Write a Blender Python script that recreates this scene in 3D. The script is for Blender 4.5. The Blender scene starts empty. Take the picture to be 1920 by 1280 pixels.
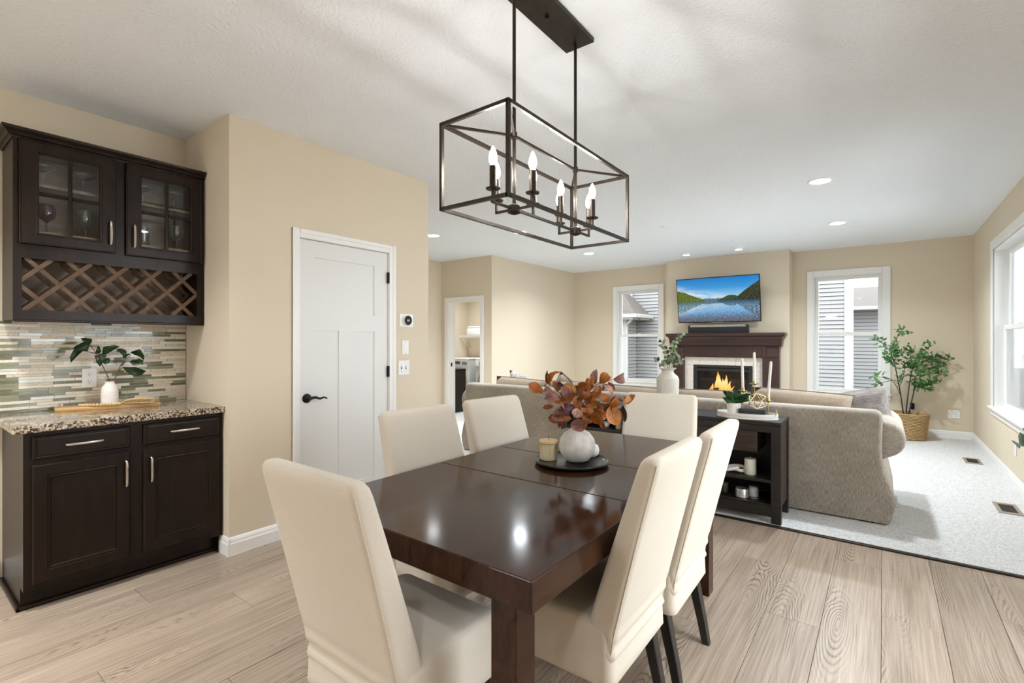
import bpy, bmesh, math, random
from mathutils import Vector, Matrix, Euler
random.seed(11)
R = math.radians
PI = math.pi
sc = bpy.context.scene
COL = sc.collection

# ------------------------------------------------------------------ camera, sky, exposure
cam = bpy.data.cameras.new('camera')
cam.sensor_width = 36.0
cam.lens = 919.7 / 1920 * 36.0
cam.shift_y = -1.3 / 1920
cam.clip_start = 0.05
cam.clip_end = 300
cob = bpy.data.objects.new('camera', cam)
COL.objects.link(cob)
cob.location = (0, 0, 1.334)
cob.rotation_euler = (R(90), 0, R(37.09))
sc.camera = cob

world = bpy.data.worlds.new('overcast_sky')
sc.world = world
world.use_nodes = True
bg = world.node_tree.nodes['Background']
bg.inputs[0].default_value = (0.88, 0.945, 1.0, 1)
bg.inputs[1].default_value = 9.5

CAN_FILL = (0.94, 0.97, 1.0)  # colour of the unseen downlights added as fill
CAN_SOFT = (0.87, 0.94, 1.0)
CAN_POWER = 29.0          # watts of one living room downlight
KITCHEN_POWER = 21.0      # watts of one unseen downlight added as fill
BULB_POWER = 2250.0
FIRE_POWER = 3.2

sc.view_settings.view_transform = 'Standard'
sc.view_settings.look = 'None'
sc.view_settings.gamma = 1.0
sc.view_settings.exposure = -0.12
sc.view_settings.use_curve_mapping = False
sc.cycles.use_denoising = True
sc.cycles.max_bounces = 10
sc.cycles.diffuse_bounces = 6
sc.cycles.glossy_bounces = 4
sc.cycles.transmission_bounces = 8
sc.cycles.transparent_max_bounces = 12
sc.cycles.caustics_reflective = False
sc.cycles.caustics_refractive = False
sc.cycles.sample_clamp_indirect = 6.0

# ------------------------------------------------------------------ node and material helpers
class G:
    """small node graph builder"""
    def __init__(s, name):
        s.m = bpy.data.materials.new(name)
        s.m.use_nodes = True
        s.t = s.m.node_tree
        for n in list(s.t.nodes):
            s.t.nodes.remove(n)
        s.out = s.n('ShaderNodeOutputMaterial')
        s.tc = None
    def n(s, kind, **kw):
        n = s.t.nodes.new(kind)
        for k, v in kw.items():
            setattr(n, k, v)
        return n
    def link(s, a, b):
        s.t.links.new(a, b)
    def put(s, sock, v):
        if hasattr(v, 'is_output'):
            s.link(v, sock)
        elif isinstance(v, (tuple, list)) and len(v) == 3 and sock.type == 'RGBA':
            sock.default_value = (*v, 1)
        else:
            sock.default_value = v
    def coord(s, which='Object'):
        if s.tc is None:
            s.tc = s.n('ShaderNodeTexCoord')
        return s.tc.outputs[which]
    def mapping(s, vec, scale=(1, 1, 1), loc=(0, 0, 0), rot=(0, 0, 0)):
        n = s.n('ShaderNodeMapping')
        s.link(vec, n.inputs[0])
        n.inputs['Location'].default_value = loc
        n.inputs['Rotation'].default_value = rot
        n.inputs['Scale'].default_value = scale
        return n.outputs[0]
    def noise(s, vec, scale, detail=3, rough=0.55, dist=0.0, out=0):
        n = s.n('ShaderNodeTexNoise')
        s.put(n.inputs['Vector'], vec)
        n.inputs['Scale'].default_value = scale
        n.inputs['Detail'].default_value = detail
        n.inputs['Roughness'].default_value = rough
        n.inputs['Distortion'].default_value = dist
        return n.outputs[out]
    def vor(s, vec, scale, feature='F1', out=0, rnd=1.0):
        n = s.n('ShaderNodeTexVoronoi', feature=feature)
        s.put(n.inputs['Vector'], vec)
        n.inputs['Scale'].default_value = scale
        n.inputs['Randomness'].default_value = rnd
        return n.outputs[out]
    def math(s, op, a, b=0.0, c=None, clamp=False):
        n = s.n('ShaderNodeMath', operation=op)
        n.use_clamp = clamp
        s.put(n.inputs[0], a)
        s.put(n.inputs[1], b)
        if c is not None:
            s.put(n.inputs[2], c)
        return n.outputs[0]
    def ramp(s, fac, stops, interp='LINEAR'):
        n = s.n('ShaderNodeValToRGB')
        cr = n.color_ramp
        cr.interpolation = interp
        while len(cr.elements) < len(stops):
            cr.elements.new(0.5)
        for e, (p, c) in zip(cr.elements, stops):
            e.position = p
            e.color = (*c, 1) if len(c) == 3 else c
        s.put(n.inputs[0], fac)
        return n.outputs[0]
    def mix(s, fac, a, b, mode='MIX'):
        n = s.n('ShaderNodeMix', data_type='RGBA', blend_type=mode)
        s.put(n.inputs[0], fac)
        s.put(n.inputs[6], a)
        s.put(n.inputs[7], b)
        return n.outputs[2]
    def sep(s, vec):
        n = s.n('ShaderNodeSeparateXYZ')
        s.link(vec, n.inputs[0])
        return n.outputs
    def comb(s, x, y, z):
        n = s.n('ShaderNodeCombineXYZ')
        for k, v in enumerate((x, y, z)):
            s.put(n.inputs[k], v)
        return n.outputs[0]
    def smooth(s, v, a, b):
        n = s.n('ShaderNodeMapRange', interpolation_type='SMOOTHSTEP')
        s.put(n.inputs[0], v)
        n.inputs[1].default_value = a
        n.inputs[2].default_value = b
        return n.outputs[0]
    def bump(s, h, strength=0.2, dist=0.01):
        n = s.n('ShaderNodeBump')
        n.inputs['Strength'].default_value = strength
        n.inputs['Distance'].default_value = dist
        s.put(n.inputs['Height'], h)
        return n.outputs[0]
    def bsdf(s, color, rough=0.5, metal=0.0, spec=0.5, normal=None, **kw):
        p = s.n('ShaderNodeBsdfPrincipled')
        s.put(p.inputs['Base Color'], color)
        s.put(p.inputs['Roughness'], rough)
        s.put(p.inputs['Metallic'], metal)
        s.put(p.inputs['Specular IOR Level'], spec)
        if normal is not None:
            s.link(normal, p.inputs['Normal'])
        for k, v in kw.items():
            s.put(p.inputs[k.replace('_', ' ')], v)
        s.link(p.outputs[0], s.out.inputs[0])
        return p

def sim(name, c, rough=0.5, metal=0.0, spec=0.5, var=0.0, vscale=8, bump=0.0, bscale=60, bdist=0.004, stretch=(1, 1, 1), **kw):
    g = G(name)
    col = c
    nrm = None
    if var or bump:
        v = g.mapping(g.coord(), stretch)
    if var:
        nz = g.noise(v, vscale, 4)
        lo = tuple(max(0, x * (1 - var)) for x in c)
        hi = tuple(min(1, x * (1 + var)) for x in c)
        col = g.ramp(nz, [(0.3, lo), (0.7, hi)])
    if bump:
        nrm = g.bump(g.noise(v, bscale, 3), bump, bdist)
    g.bsdf(col, rough, metal, spec, nrm, **kw)
    return g.m

def emit(name, c, s):
    g = G(name)
    e = g.n('ShaderNodeEmission')
    e.inputs[0].default_value = (*c, 1)
    e.inputs[1].default_value = s
    g.link(e.outputs[0], g.out.inputs[0])
    return g.m

def pane_mat(name, tint=(1, 1, 1), fmin=0.03):
    g = G(name)
    tr = g.n('ShaderNodeBsdfTransparent')
    tr.inputs[0].default_value = (*tint, 1)
    gl = g.n('ShaderNodeBsdfGlossy')
    gl.inputs['Roughness'].default_value = 0.02
    fr = g.n('ShaderNodeFresnel')
    fr.inputs[0].default_value = 1.45
    f = g.math('MULTIPLY', fr.outputs[0], 0.9)
    mx = g.n('ShaderNodeMixShader')
    g.link(f, mx.inputs[0])
    g.link(tr.outputs[0], mx.inputs[1])
    g.link(gl.outputs[0], mx.inputs[2])
    g.link(mx.outputs[0], g.out.inputs[0])
    return g.m

M = {}
M['wall'] = sim('tan_wall_paint', (0.69, 0.60, 0.465), 0.75, spec=0.2, bump=0.12, bscale=180, bdist=0.002)
M['ceiling'] = sim('white_textured_ceiling', (0.84, 0.868, 0.90), 0.9, spec=0.1, bump=0.8, bscale=55, bdist=0.010)
M['trim'] = sim('white_trim_paint', (0.83, 0.82, 0.795), 0.35)
M['white'] = sim('white_plastic', (0.82, 0.82, 0.80), 0.35)
M['door'] = sim('white_door_paint', (0.735, 0.735, 0.715), 0.4, bump=0.05, bscale=90)
M['black'] = sim('oil_rubbed_black_metal', (0.012, 0.011, 0.010), 0.35, metal=0.6)
M['bronze'] = sim('dark_bronze_metal', (0.040, 0.030, 0.023), 0.42, metal=0.75, var=0.2, vscale=30)
M['nickel'] = sim('brushed_nickel', (0.62, 0.58, 0.52), 0.28, metal=1.0)
M['brass'] = sim('antique_brass', (0.45, 0.33, 0.16), 0.35, metal=1.0, var=0.15, vscale=40)
M['goldwire'] = sim('pale_gold_wire', (0.62, 0.50, 0.28), 0.35, metal=1.0)
M['pane'] = pane_mat('window_glass')
M['cabglass'] = pane_mat('cabinet_glass', (0.93, 0.95, 0.95))
def ware_mat(name, tint, body):
    """thin walled glassware: clear and shiny, with a pale haze mixed in so it shows up"""
    g = G(name)
    tr = g.n('ShaderNodeBsdfTransparent')
    tr.inputs[0].default_value = (*tint, 1)
    gl = g.n('ShaderNodeBsdfGlossy')
    gl.inputs['Roughness'].default_value = 0.04
    df = g.n('ShaderNodeBsdfDiffuse')
    df.inputs[0].default_value = (*body, 1)
    lw = g.n('ShaderNodeLayerWeight')
    lw.inputs[0].default_value = 0.55
    m1 = g.n('ShaderNodeMixShader')
    g.link(g.math('ADD', 0.08, g.math('MULTIPLY', lw.outputs['Fresnel'], 0.8), clamp=True), m1.inputs[0])
    g.link(tr.outputs[0], m1.inputs[1])
    g.link(gl.outputs[0], m1.inputs[2])
    m2 = g.n('ShaderNodeMixShader')
    g.link(g.math('ADD', 0.06, g.math('MULTIPLY', lw.outputs['Facing'], 0.35)), m2.inputs[0])  # pale haze painted in, stronger at the edges, so the glass shows up
    g.link(m1.outputs[0], m2.inputs[1])
    g.link(df.outputs[0], m2.inputs[2])
    g.link(m2.outputs[0], g.out.inputs[0])
    return g.m
M['glass'] = ware_mat('clear_glassware', (0.96, 0.97, 0.97), (0.8, 0.8, 0.8))
M['purpleglass'] = ware_mat('violet_glassware', (0.62, 0.30, 0.46), (0.55, 0.22, 0.38))
M['smoke_glass'] = sim('silver_mercury_glass', (0.55, 0.56, 0.56), 0.25, metal=0.7, var=0.4, vscale=60)

def wood_dark(name, lo, hi, rough, stretch, scale=6, coat=0.0, spec=0.5):
    g = G(name)
    v = g.mapping(g.coord(), stretch)
    a = g.noise(v, scale, 6, 0.65, 0.6)
    col = g.ramp(a, [(0.3, lo), (0.72, hi)])
    nrm = g.bump(a, 0.06, 0.002)
    g.bsdf(col, rough, 0, spec, nrm, Coat_Weight=coat, Coat_Roughness=0.12)
    return g.m
M['cab'] = wood_dark('espresso_cabinet_wood', (0.008, 0.0046, 0.0030), (0.022, 0.0115, 0.0070), 0.32, (3, 3, 0.5), 5, spec=0.2)
M['cabin'] = wood_dark('cabinet_interior_wood', (0.27, 0.19, 0.13), (0.40, 0.295, 0.21), 0.45, (2, 0.6, 2), 8)  # lightened to stand for room reflections in the door glass
M['lattice'] = wood_dark('rack_lattice_wood', (0.085, 0.052, 0.033), (0.15, 0.096, 0.064), 0.55, (3, 3, 3), 5, spec=0.15)
M['mantel'] = wood_dark('mahogany_mantel_wood', (0.022, 0.008, 0.006), (0.055, 0.020, 0.014), 0.35, (0.5, 3, 4), 6)
M['black_wood'] = wood_dark('black_brown_wood', (0.008, 0.0065, 0.006), (0.022, 0.017, 0.014), 0.38, (0.5, 3, 3), 6)
M['brown_grain'] = wood_dark('dark_brown_grained_wood', (0.018, 0.011, 0.008), (0.055, 0.033, 0.024), 0.4, (0.6, 2, 5), 8)
M['legblack'] = sim('black_lacquered_wood', (0.012, 0.010, 0.009), 0.35, var=0.3, vscale=30)

def table_mat():
    g = G('polished_espresso_tabletop')
    v = g.mapping(g.coord(), (9, 0.9, 4))
    a = g.noise(v, 3.0, 6, 0.62, 0.8)
    b = g.noise(g.coord(), 2.2, 2)
    col = g.ramp(g.math('ADD', g.math('MULTIPLY', a, 0.7), g.math('MULTIPLY', b, 0.3)), [(0.32, (0.010, 0.0038, 0.0022)), (0.58, (0.046, 0.0165, 0.0068)), (0.8, (0.098, 0.040, 0.016))])
    sm = g.noise(g.coord(), 5, 4)
    rough = g.math('ADD', g.math('MULTIPLY', sm, 0.08), 0.085)
    nrm = g.bump(g.noise(g.coord(), 14, 3), 0.02, 0.004)
    g.bsdf(col, rough, 0, 0.25, nrm)
    return g.m
M['table'] = table_mat()

def plank_mat():
    g = G('oak_look_vinyl_plank')
    oi = g.n('ShaderNodeObjectInfo')
    rnd = oi.outputs['Random']
    p = g.sep(g.coord())
    x = g.math('ADD', p[0], g.math('MULTIPLY', g.math('SUBTRACT', rnd, 0.5), 0.14))
    off = g.math('MULTIPLY', rnd, 57.0)
    y = g.math('ADD', p[1], off)
    wob = g.noise(g.comb(g.math('MULTIPLY', x, 7), g.math('MULTIPLY', y, 1.4), off), 1.0, 3)
    wob2 = g.noise(g.comb(g.math('MULTIPLY', x, 26), g.math('MULTIPLY', y, 5), off), 1.0, 2)
    # cathedral figure: long nested arches down the plank
    yy = g.math('PINGPONG', g.math('ADD', y, g.math('MULTIPLY', wob, 0.35)), 0.46)
    rr = g.math('SQRT', g.math('ADD', g.math('POWER', g.math('MULTIPLY', x, 2.6), 2), g.math('POWER', g.math('MULTIPLY', yy, 0.42), 2)))
    rr = g.math('ADD', rr, g.math('MULTIPLY', wob, 0.12))
    rr = g.math('ADD', rr, g.math('MULTIPLY', wob2, 0.018))
    ring = g.math('SINE', g.math('MULTIPLY', rr, 250.0))
    line = g.math('POWER', g.math('ADD', g.math('MULTIPLY', ring, 0.5), 0.5), 3.0)
    fine = g.noise(g.comb(g.math('MULTIPLY', x, 120), g.math('MULTIPLY', y, 2.0), off), 1.0, 4, 0.65)
    broad = g.noise(g.comb(g.math('MULTIPLY', x, 10), g.math('MULTIPLY', y, 0.8), off), 1.0, 3)
    patch = g.noise(g.comb(g.math('MULTIPLY', x, 5), g.math('MULTIPLY', y, 1.1), g.math('ADD', off, 9.0)), 1.0, 2)
    mask = g.math('MULTIPLY', g.smooth(broad, 0.38, 0.60), g.smooth(patch, 0.40, 0.62))
    v = g.math('ADD', g.math('MULTIPLY', fine, 0.70), g.math('MULTIPLY', broad, 0.36))
    v = g.math('SUBTRACT', v, g.math('MULTIPLY', g.math('MULTIPLY', line, mask), 0.34))
    col = g.ramp(v, [(0.24, (0.150, 0.103, 0.068)), (0.50, (0.36, 0.272, 0.196)), (0.76, (0.53, 0.43, 0.335))])
    tone = g.math('ADD', 0.92, g.math('MULTIPLY', rnd, 0.16))
    hs = g.n('ShaderNodeHueSaturation')
    g.link(tone, hs.inputs['Value'])
    g.link(col, hs.inputs['Color'])
    hs.inputs['Saturation'].default_value = 0.92
    nrm = g.bump(v, 0.12, 0.0015)
    g.bsdf(hs.outputs[0], 0.36, 0, 0.45, nrm)
    return g.m
M['plank'] = plank_mat()
M['seam'] = sim('dark_floor_gap', (0.08, 0.06, 0.045), 0.8)

def carpet_mat():
    g = G('pale_grey_cut_carpet')
    a = g.noise(g.coord(), 150, 2, 0.8)
    b = g.noise(g.coord(), 70, 3, 0.8)
    c = g.noise(g.coord(), 2.5, 2)
    v = g.math('ADD', g.math('MULTIPLY', a, 0.55), g.math('MULTIPLY', b, 0.45))
    col = g.ramp(v, [(0.36, (0.30, 0.295, 0.28)), (0.49, (0.70, 0.695, 0.68)), (0.64, (0.90, 0.895, 0.885))])
    col = g.mix(g.math('MULTIPLY', c, 0.25), col, (0.62, 0.615, 0.60))
    nrm = g.bump(v, 0.8, 0.012)
    g.bsdf(col, 0.95, 0, 0.05, nrm)
    return g.m
M['carpet'] = carpet_mat()

def cloth(name, lo, hi, sx=(500, 500, 500), bump=0.25, rough=0.9, extra=None):
    g = G(name)
    v = g.mapping(g.coord(), sx)
    a = g.noise(v, 1.0, 3, 0.7)
    b = g.noise(g.coord(), 3.0, 3)
    col = g.ramp(g.math('ADD', g.math('MULTIPLY', a, 0.75), g.math('MULTIPLY', b, 0.25)), [(0.32, lo), (0.66, hi)])
    nrm = g.bump(a, bump, 0.003)
    g.bsdf(col, rough, 0, 0.12, nrm, Sheen_Weight=0.15)
    return g.m
M['cream'] = cloth('cream_stretch_velvet', (0.55, 0.492, 0.408), (0.63, 0.570, 0.485), (300, 300, 300), 0.06, 0.8)
M['sofa'] = cloth('taupe_chenille', (0.17, 0.146, 0.118), (0.56, 0.50, 0.425), (260, 260, 26), 0.5)
M['sofa_arm'] = cloth('taupe_chenille_arm', (0.23, 0.20, 0.165), (0.56, 0.505, 0.43), (34, 230, 230), 0.5)
M['cushion'] = cloth('tan_chenille_cushion', (0.215, 0.165, 0.115), (0.37, 0.30, 0.22), (120, 120, 120), 0.4)
M['piping'] = sim('brown_piping_cord', (0.17, 0.125, 0.088), 0.8)
M['pillow_grey'] = cloth('grey_plum_crinkled_cloth', (0.14, 0.12, 0.115), (0.34, 0.30, 0.285), (10, 60, 30), 0.6)
M['pillow_print'] = cloth('grey_white_printed_cloth', (0.12, 0.115, 0.11), (0.62, 0.60, 0.56), (40, 40, 40), 0.3)
M['pillow_dark'] = cloth('dark_brown_satin', (0.03, 0.02, 0.015), (0.42, 0.34, 0.26), (7, 7, 7), 0.1, 0.35)

def granite():
    g = G('speckled_granite')
    a = g.vor(g.coord(), 130, 'F1', 1)
    a0 = g.sep(a)[0]
    b = g.noise(g.coord(), 35, 4, 0.7)
    c = g.noise(g.coord(), 160, 2)
    v = g.math('ADD', g.math('MULTIPLY', a0, 0.55), g.math('MULTIPLY', b, 0.45))
    col = g.ramp(v, [(0.20, (0.010, 0.009, 0.010)), (0.36, (0.060, 0.045, 0.035)), (0.47, (0.24, 0.175, 0.11)), (0.60, (0.46, 0.36, 0.24)), (0.76, (0.58, 0.52, 0.43)), (0.88, (0.03, 0.026, 0.028))])
    g.bsdf(col, 0.08, 0, 0.6)
    return g.m
M['granite'] = granite()

def tile_stone(name, lo, hi, rough=0.45, scale=90):
    g = G(name)
    oi = g.n('ShaderNodeObjectInfo')
    geo = g.n('ShaderNodeNewGeometry')
    a = g.noise(g.mapping(geo.outputs['Position'], (1, 0.6, 1.6)), scale, 5, 0.75)
    col = g.ramp(a, [(0.33, lo), (0.5, hi)])
    hs = g.n('ShaderNodeHueSaturation')
    g.link(g.math('ADD', 0.86, g.math('MULTIPLY', oi.outputs['Random'], 0.24)), hs.inputs['Value'])
    g.link(col, hs.inputs['Color'])
    g.bsdf(hs.outputs[0], rough, 0, 0.5)
    return g.m
TILES = [(tile_stone('travertine_tile', (0.42, 0.33, 0.22), (0.74, 0.66, 0.51)), 0.24),
         (tile_stone('cream_marble_tile', (0.68, 0.61, 0.49), (0.84, 0.79, 0.69), 0.3), 0.28),
         (tile_stone('pale_glass_tile', (0.62, 0.66, 0.60), (0.74, 0.77, 0.71), 0.1, 20), 0.07),
         (tile_stone('olive_glass_tile', (0.130, 0.128, 0.068), (0.175, 0.172, 0.098), 0.12, 20), 0.28),
         (tile_stone('sage_glass_tile', (0.220, 0.230, 0.140), (0.275, 0.285, 0.180), 0.12, 20), 0.15)]
M['grout'] = sim('pale_grout', (0.70, 0.66, 0.58), 0.9)
M['hearth_tile'] = sim('cream_stone_tile', (0.70, 0.635, 0.55), 0.5, var=0.18, vscale=45)
M['firebox'] = sim('black_firebox_metal', (0.010, 0.010, 0.010), 0.5)
M['firebox_in'] = sim('firebox_liner', (0.035, 0.027, 0.020), 0.7, var=0.4, vscale=15)
M['log'] = sim('charred_log', (0.055, 0.030, 0.018), 0.9, var=0.6, vscale=25, bump=0.6, bscale=30)
M['tv'] = sim('black_screen_bezel', (0.008, 0.008, 0.009), 0.25)
M['silver'] = sim('silver_grille', (0.36, 0.33, 0.30), 0.4, metal=0.5)
M['charcoal'] = sim('charcoal_speaker_cloth', (0.012, 0.013, 0.012), 0.75)
M['stoneware'] = sim('rough_white_stoneware', (0.66, 0.635, 0.59), 0.8, var=0.16, vscale=22, bump=0.3, bscale=40)
M['vase_cream'] = sim('sand_cream_ceramic', (0.58, 0.54, 0.475), 0.85, var=0.07, vscale=60, bump=0.25, bscale=160)
M['vase_white'] = sim('matte_white_ceramic', (0.80, 0.76, 0.71), 0.7, var=0.03, vscale=30, bump=0.2, bscale=120)
M['candle'] = sim('ivory_wax', (0.80, 0.75, 0.64), 0.55, Subsurface_Weight=0.15)
M['taper'] = sim('white_taper_wax', (0.84, 0.80, 0.74), 0.5)
M['pillar'] = sim('cream_pillar_wax', (0.70, 0.68, 0.55), 0.6)
M['wick'] = sim('wick', (0.05, 0.045, 0.04), 0.9)
M['amber_glass'] = sim('ribbed_gold_glass', (0.62, 0.52, 0.33), 0.12, spec=0.7, var=0.15, vscale=30, stretch=(6, 6, 0.4))
M['blackplate'] = sim('black_lacquer_plate', (0.010, 0.010, 0.011), 0.22)
M['whitetray'] = sim('whitewashed_tray', (0.74, 0.72, 0.69), 0.55, var=0.05, vscale=20)
M['slate'] = sim('dark_slate_block', (0.030, 0.030, 0.032), 0.6, var=0.3, vscale=30)
M['maple'] = sim('honey_maple_board', (0.60, 0.37, 0.15), 0.4, var=0.2, vscale=7, stretch=(5, 0.7, 5))
M['bead'] = sim('pale_wooden_bead', (0.68, 0.47, 0.24), 0.55)
M['jute'] = sim('jute_tassel', (0.58, 0.42, 0.20), 0.9, var=0.2, vscale=60)
M['knot'] = sim('white_plaster_knot', (0.78, 0.75, 0.69), 0.8, bump=0.2, bscale=80)
M['navy'] = sim('navy_painted_block', (0.035, 0.045, 0.085), 0.7, var=0.2, vscale=50)
M['brownjar'] = sim('brown_wax_jar', (0.13, 0.095, 0.075), 0.3)
M['palejar'] = sim('pale_label_jar', (0.50, 0.52, 0.54), 0.25, var=0.2, vscale=70)
M['ink'] = sim('chalk_lettering', (0.78, 0.78, 0.76), 0.8)
M['greyprint'] = sim('grey_marking', (0.10, 0.10, 0.10), 0.6)
M['stem'] = sim('brown_twig', (0.10, 0.065, 0.035), 0.8, var=0.3, vscale=40)
M['greenstem'] = sim('green_twig', (0.20, 0.20, 0.09), 0.7)
M['trunk'] = sim('dark_sapling_bark', (0.035, 0.030, 0.026), 0.85, var=0.3, vscale=30)

def leaf_mat(name, c, rough=0.5, var=0.25, trans=0.25):
    g = G(name)
    p = g.sep(g.coord())
    vein = g.smooth(g.math('ABSOLUTE', p[0]), 0.0, 0.05)
    nz = g.noise(g.coord(), 4, 3)
    lo = tuple(x * (1 - var) for x in c)
    hi = tuple(min(1, x * (1 + var)) for x in c)
    col = g.ramp(nz, [(0.35, lo), (0.65, hi)])
    col = g.mix(vein, tuple(x * 0.6 for x in c), col)
    d = g.n('ShaderNodeBsdfPrincipled')
    g.link(col, d.inputs['Base Color'])
    d.inputs['Roughness'].default_value = rough
    d.inputs['Specular IOR Level'].default_value = 0.35
    t = g.n('ShaderNodeBsdfTranslucent')
    g.link(col, t.inputs[0])
    mx = g.n('ShaderNodeMixShader')
    mx.inputs[0].default_value = trans
    g.link(d.outputs[0], mx.inputs[1])
    g.link(t.outputs[0], mx.inputs[2])
    g.link(mx.outputs[0], g.out.inputs[0])
    return g.m
LEAFCOL = [leaf_mat('burnt_orange_leaf', (0.36, 0.110, 0.016)), leaf_mat('rust_leaf', (0.26, 0.082, 0.024)),
           leaf_mat('mauve_leaf', (0.25, 0.115, 0.095)), leaf_mat('brown_leaf', (0.15, 0.060, 0.020)),
           leaf_mat('apricot_leaf', (0.50, 0.205, 0.062)), leaf_mat('plum_leaf', (0.065, 0.020, 0.022)),
           leaf_mat('blush_leaf', (0.46, 0.25, 0.18)), leaf_mat('dusty_blue_leaf', (0.20, 0.20, 0.19))]
EUCCOL = [leaf_mat('sage_leaf', (0.24, 0.31, 0.19)), leaf_mat('green_leaf', (0.13, 0.19, 0.095)),
          leaf_mat('deep_grey_green_leaf', (0.055, 0.075, 0.055)), leaf_mat('silver_leaf', (0.50, 0.52, 0.53))]
DARKLEAF = [leaf_mat('dark_fig_leaf', (0.022, 0.050, 0.018), 0.35), leaf_mat('mid_fig_leaf', (0.032, 0.078, 0.026), 0.35), leaf_mat('red_brown_bud', (0.12, 0.05, 0.03))]
PLANTLEAF = [leaf_mat('deep_green_plant_leaf', (0.020, 0.060, 0.018), 0.3), leaf_mat('bright_green_plant_leaf', (0.035, 0.13, 0.035), 0.25)]
M['treeleaf'] = leaf_mat('sapling_leaf', (0.13, 0.29, 0.10), 0.5, 0.4, 0.35)
M['outleaf'] = leaf_mat('outdoor_foliage', (0.10, 0.20, 0.05), 0.7, 0.4, 0.3)
M['wicker'] = sim('woven_seagrass', (0.44, 0.30, 0.14), 0.8, var=0.35, vscale=45, stretch=(1, 1, 3))
M['soil'] = sim('moss_and_bark', (0.10, 0.055, 0.03), 0.95, var=0.5, vscale=60)
M['ventmetal'] = sim('brown_register_metal', (0.36, 0.30, 0.25), 0.45, metal=0.4)
M['ventdark'] = sim('dark_register_grille', (0.035, 0.026, 0.020), 0.5)
M['appliance'] = sim('grey_white_enamel', (0.58, 0.58, 0.56), 0.3)
M['appliance_dark'] = sim('dark_appliance_trim', (0.06, 0.06, 0.06), 0.4)
M['chrome'] = sim('chrome_ring', (0.55, 0.52, 0.48), 0.15, metal=1.0)
M['towel'] = sim('white_terry_towel', (0.78, 0.78, 0.76), 0.95, bump=0.4, bscale=60)
M['hamper'] = sim('dark_hamper', (0.012, 0.010, 0.009), 0.5)
M['siding'] = sim('grey_vinyl_siding', (0.150, 0.148, 0.145), 0.6)
M['siding_warm'] = sim('pale_vinyl_siding', (0.150, 0.147, 0.142), 0.6)
M['shingle'] = sim('brown_roof_shingle', (0.065, 0.055, 0.048), 0.95, var=0.35, vscale=18)
M['outtrim'] = sim('white_exterior_trim', (0.24, 0.236, 0.228), 0.6)
M['grass'] = sim('dull_winter_grass', (0.085, 0.095, 0.050), 0.95, var=0.4, vscale=3)
M['lawn'] = sim('pale_bounce_ground', (0.50, 0.50, 0.48), 0.95, var=0.1, vscale=1.5)  # ground made pale to bounce daylight up onto the ceilings
M['filament'] = emit('bulb_filament', (1.0, 0.98, 0.95), BULB_POWER)
def envelope():
    g = G('glowing_bulb_glass')
    e = g.n('ShaderNodeEmission')
    e.inputs[0].default_value = (1.0, 0.93, 0.82, 1)
    e.inputs[1].default_value = 14
    tr = g.n('ShaderNodeBsdfTransparent')
    mx = g.n('ShaderNodeMixShader')
    mx.inputs[0].default_value = 0.3
    g.link(tr.outputs[0], mx.inputs[1])
    g.link(e.outputs[0], mx.inputs[2])
    g.link(mx.outputs[0], g.out.inputs[0])
    return g.m
M['bulb'] = envelope()
M['can_lens'] = emit('lit_downlight_lens', CAN_SOFT, 40)
M['can_lens_fill'] = emit('fill_downlight_lens', CAN_FILL, 40)
M['thermo_face'] = sim('thermostat_dial', (0.008, 0.008, 0.010), 0.45, spec=0.15)

# ------------------------------------------------------------------ mesh helpers
def bm_new():
    return bmesh.new()

def box(bm, x0, x1, y0, y1, z0, z1, bevel=0.0, seg=1):
    vs = [bm.verts.new((x, y, z)) for x in (x0, x1) for y in (y0, y1) for z in (z0, z1)]
    q = [(0, 1, 3, 2), (4, 6, 7, 5), (0, 4, 5, 1), (2, 3, 7, 6), (0, 2, 6, 4), (1, 5, 7, 3)]
    fs = [bm.faces.new([vs[i] for i in f]) for f in q]
    if bevel > 0:
        es = list({e for f in fs for e in f.edges})
        bmesh.ops.bevel(bm, geom=es, offset=bevel, segments=seg, profile=0.5, affect='EDGES', clamp_overlap=True)
    return bm

def boxes(*bs, bevel=0.0, seg=1):
    bm = bm_new()
    for b in bs:
        box(bm, *b, bevel=bevel, seg=seg)
    return bm

def loft(bm, rings, cap0=True, cap1=True, closed=True):
    vr = [[bm.verts.new(p) for p in r] for r in rings]
    n = len(vr[0])
    for a, b in zip(vr[:-1], vr[1:]):
        for i in range(n if closed else n - 1):
            j = (i + 1) % n
            try:
                bm.faces.new((a[i], a[j], b[j], b[i]))
            except ValueError:
                pass
    if cap0 and closed:
        bm.faces.new(list(reversed(vr[0])))
    if cap1 and closed:
        bm.faces.new(vr[-1])
    return vr

def lathe(bm, prof, n=24, cx=0, cy=0, z0=0, cap0=True, cap1=True):
    rings = [[(cx + r * math.cos(2 * PI * k / n), cy + r * math.sin(2 * PI * k / n), z0 + z) for k in range(n)] for r, z in prof]
    loft(bm, rings, cap0, cap1)
    return bm

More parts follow.
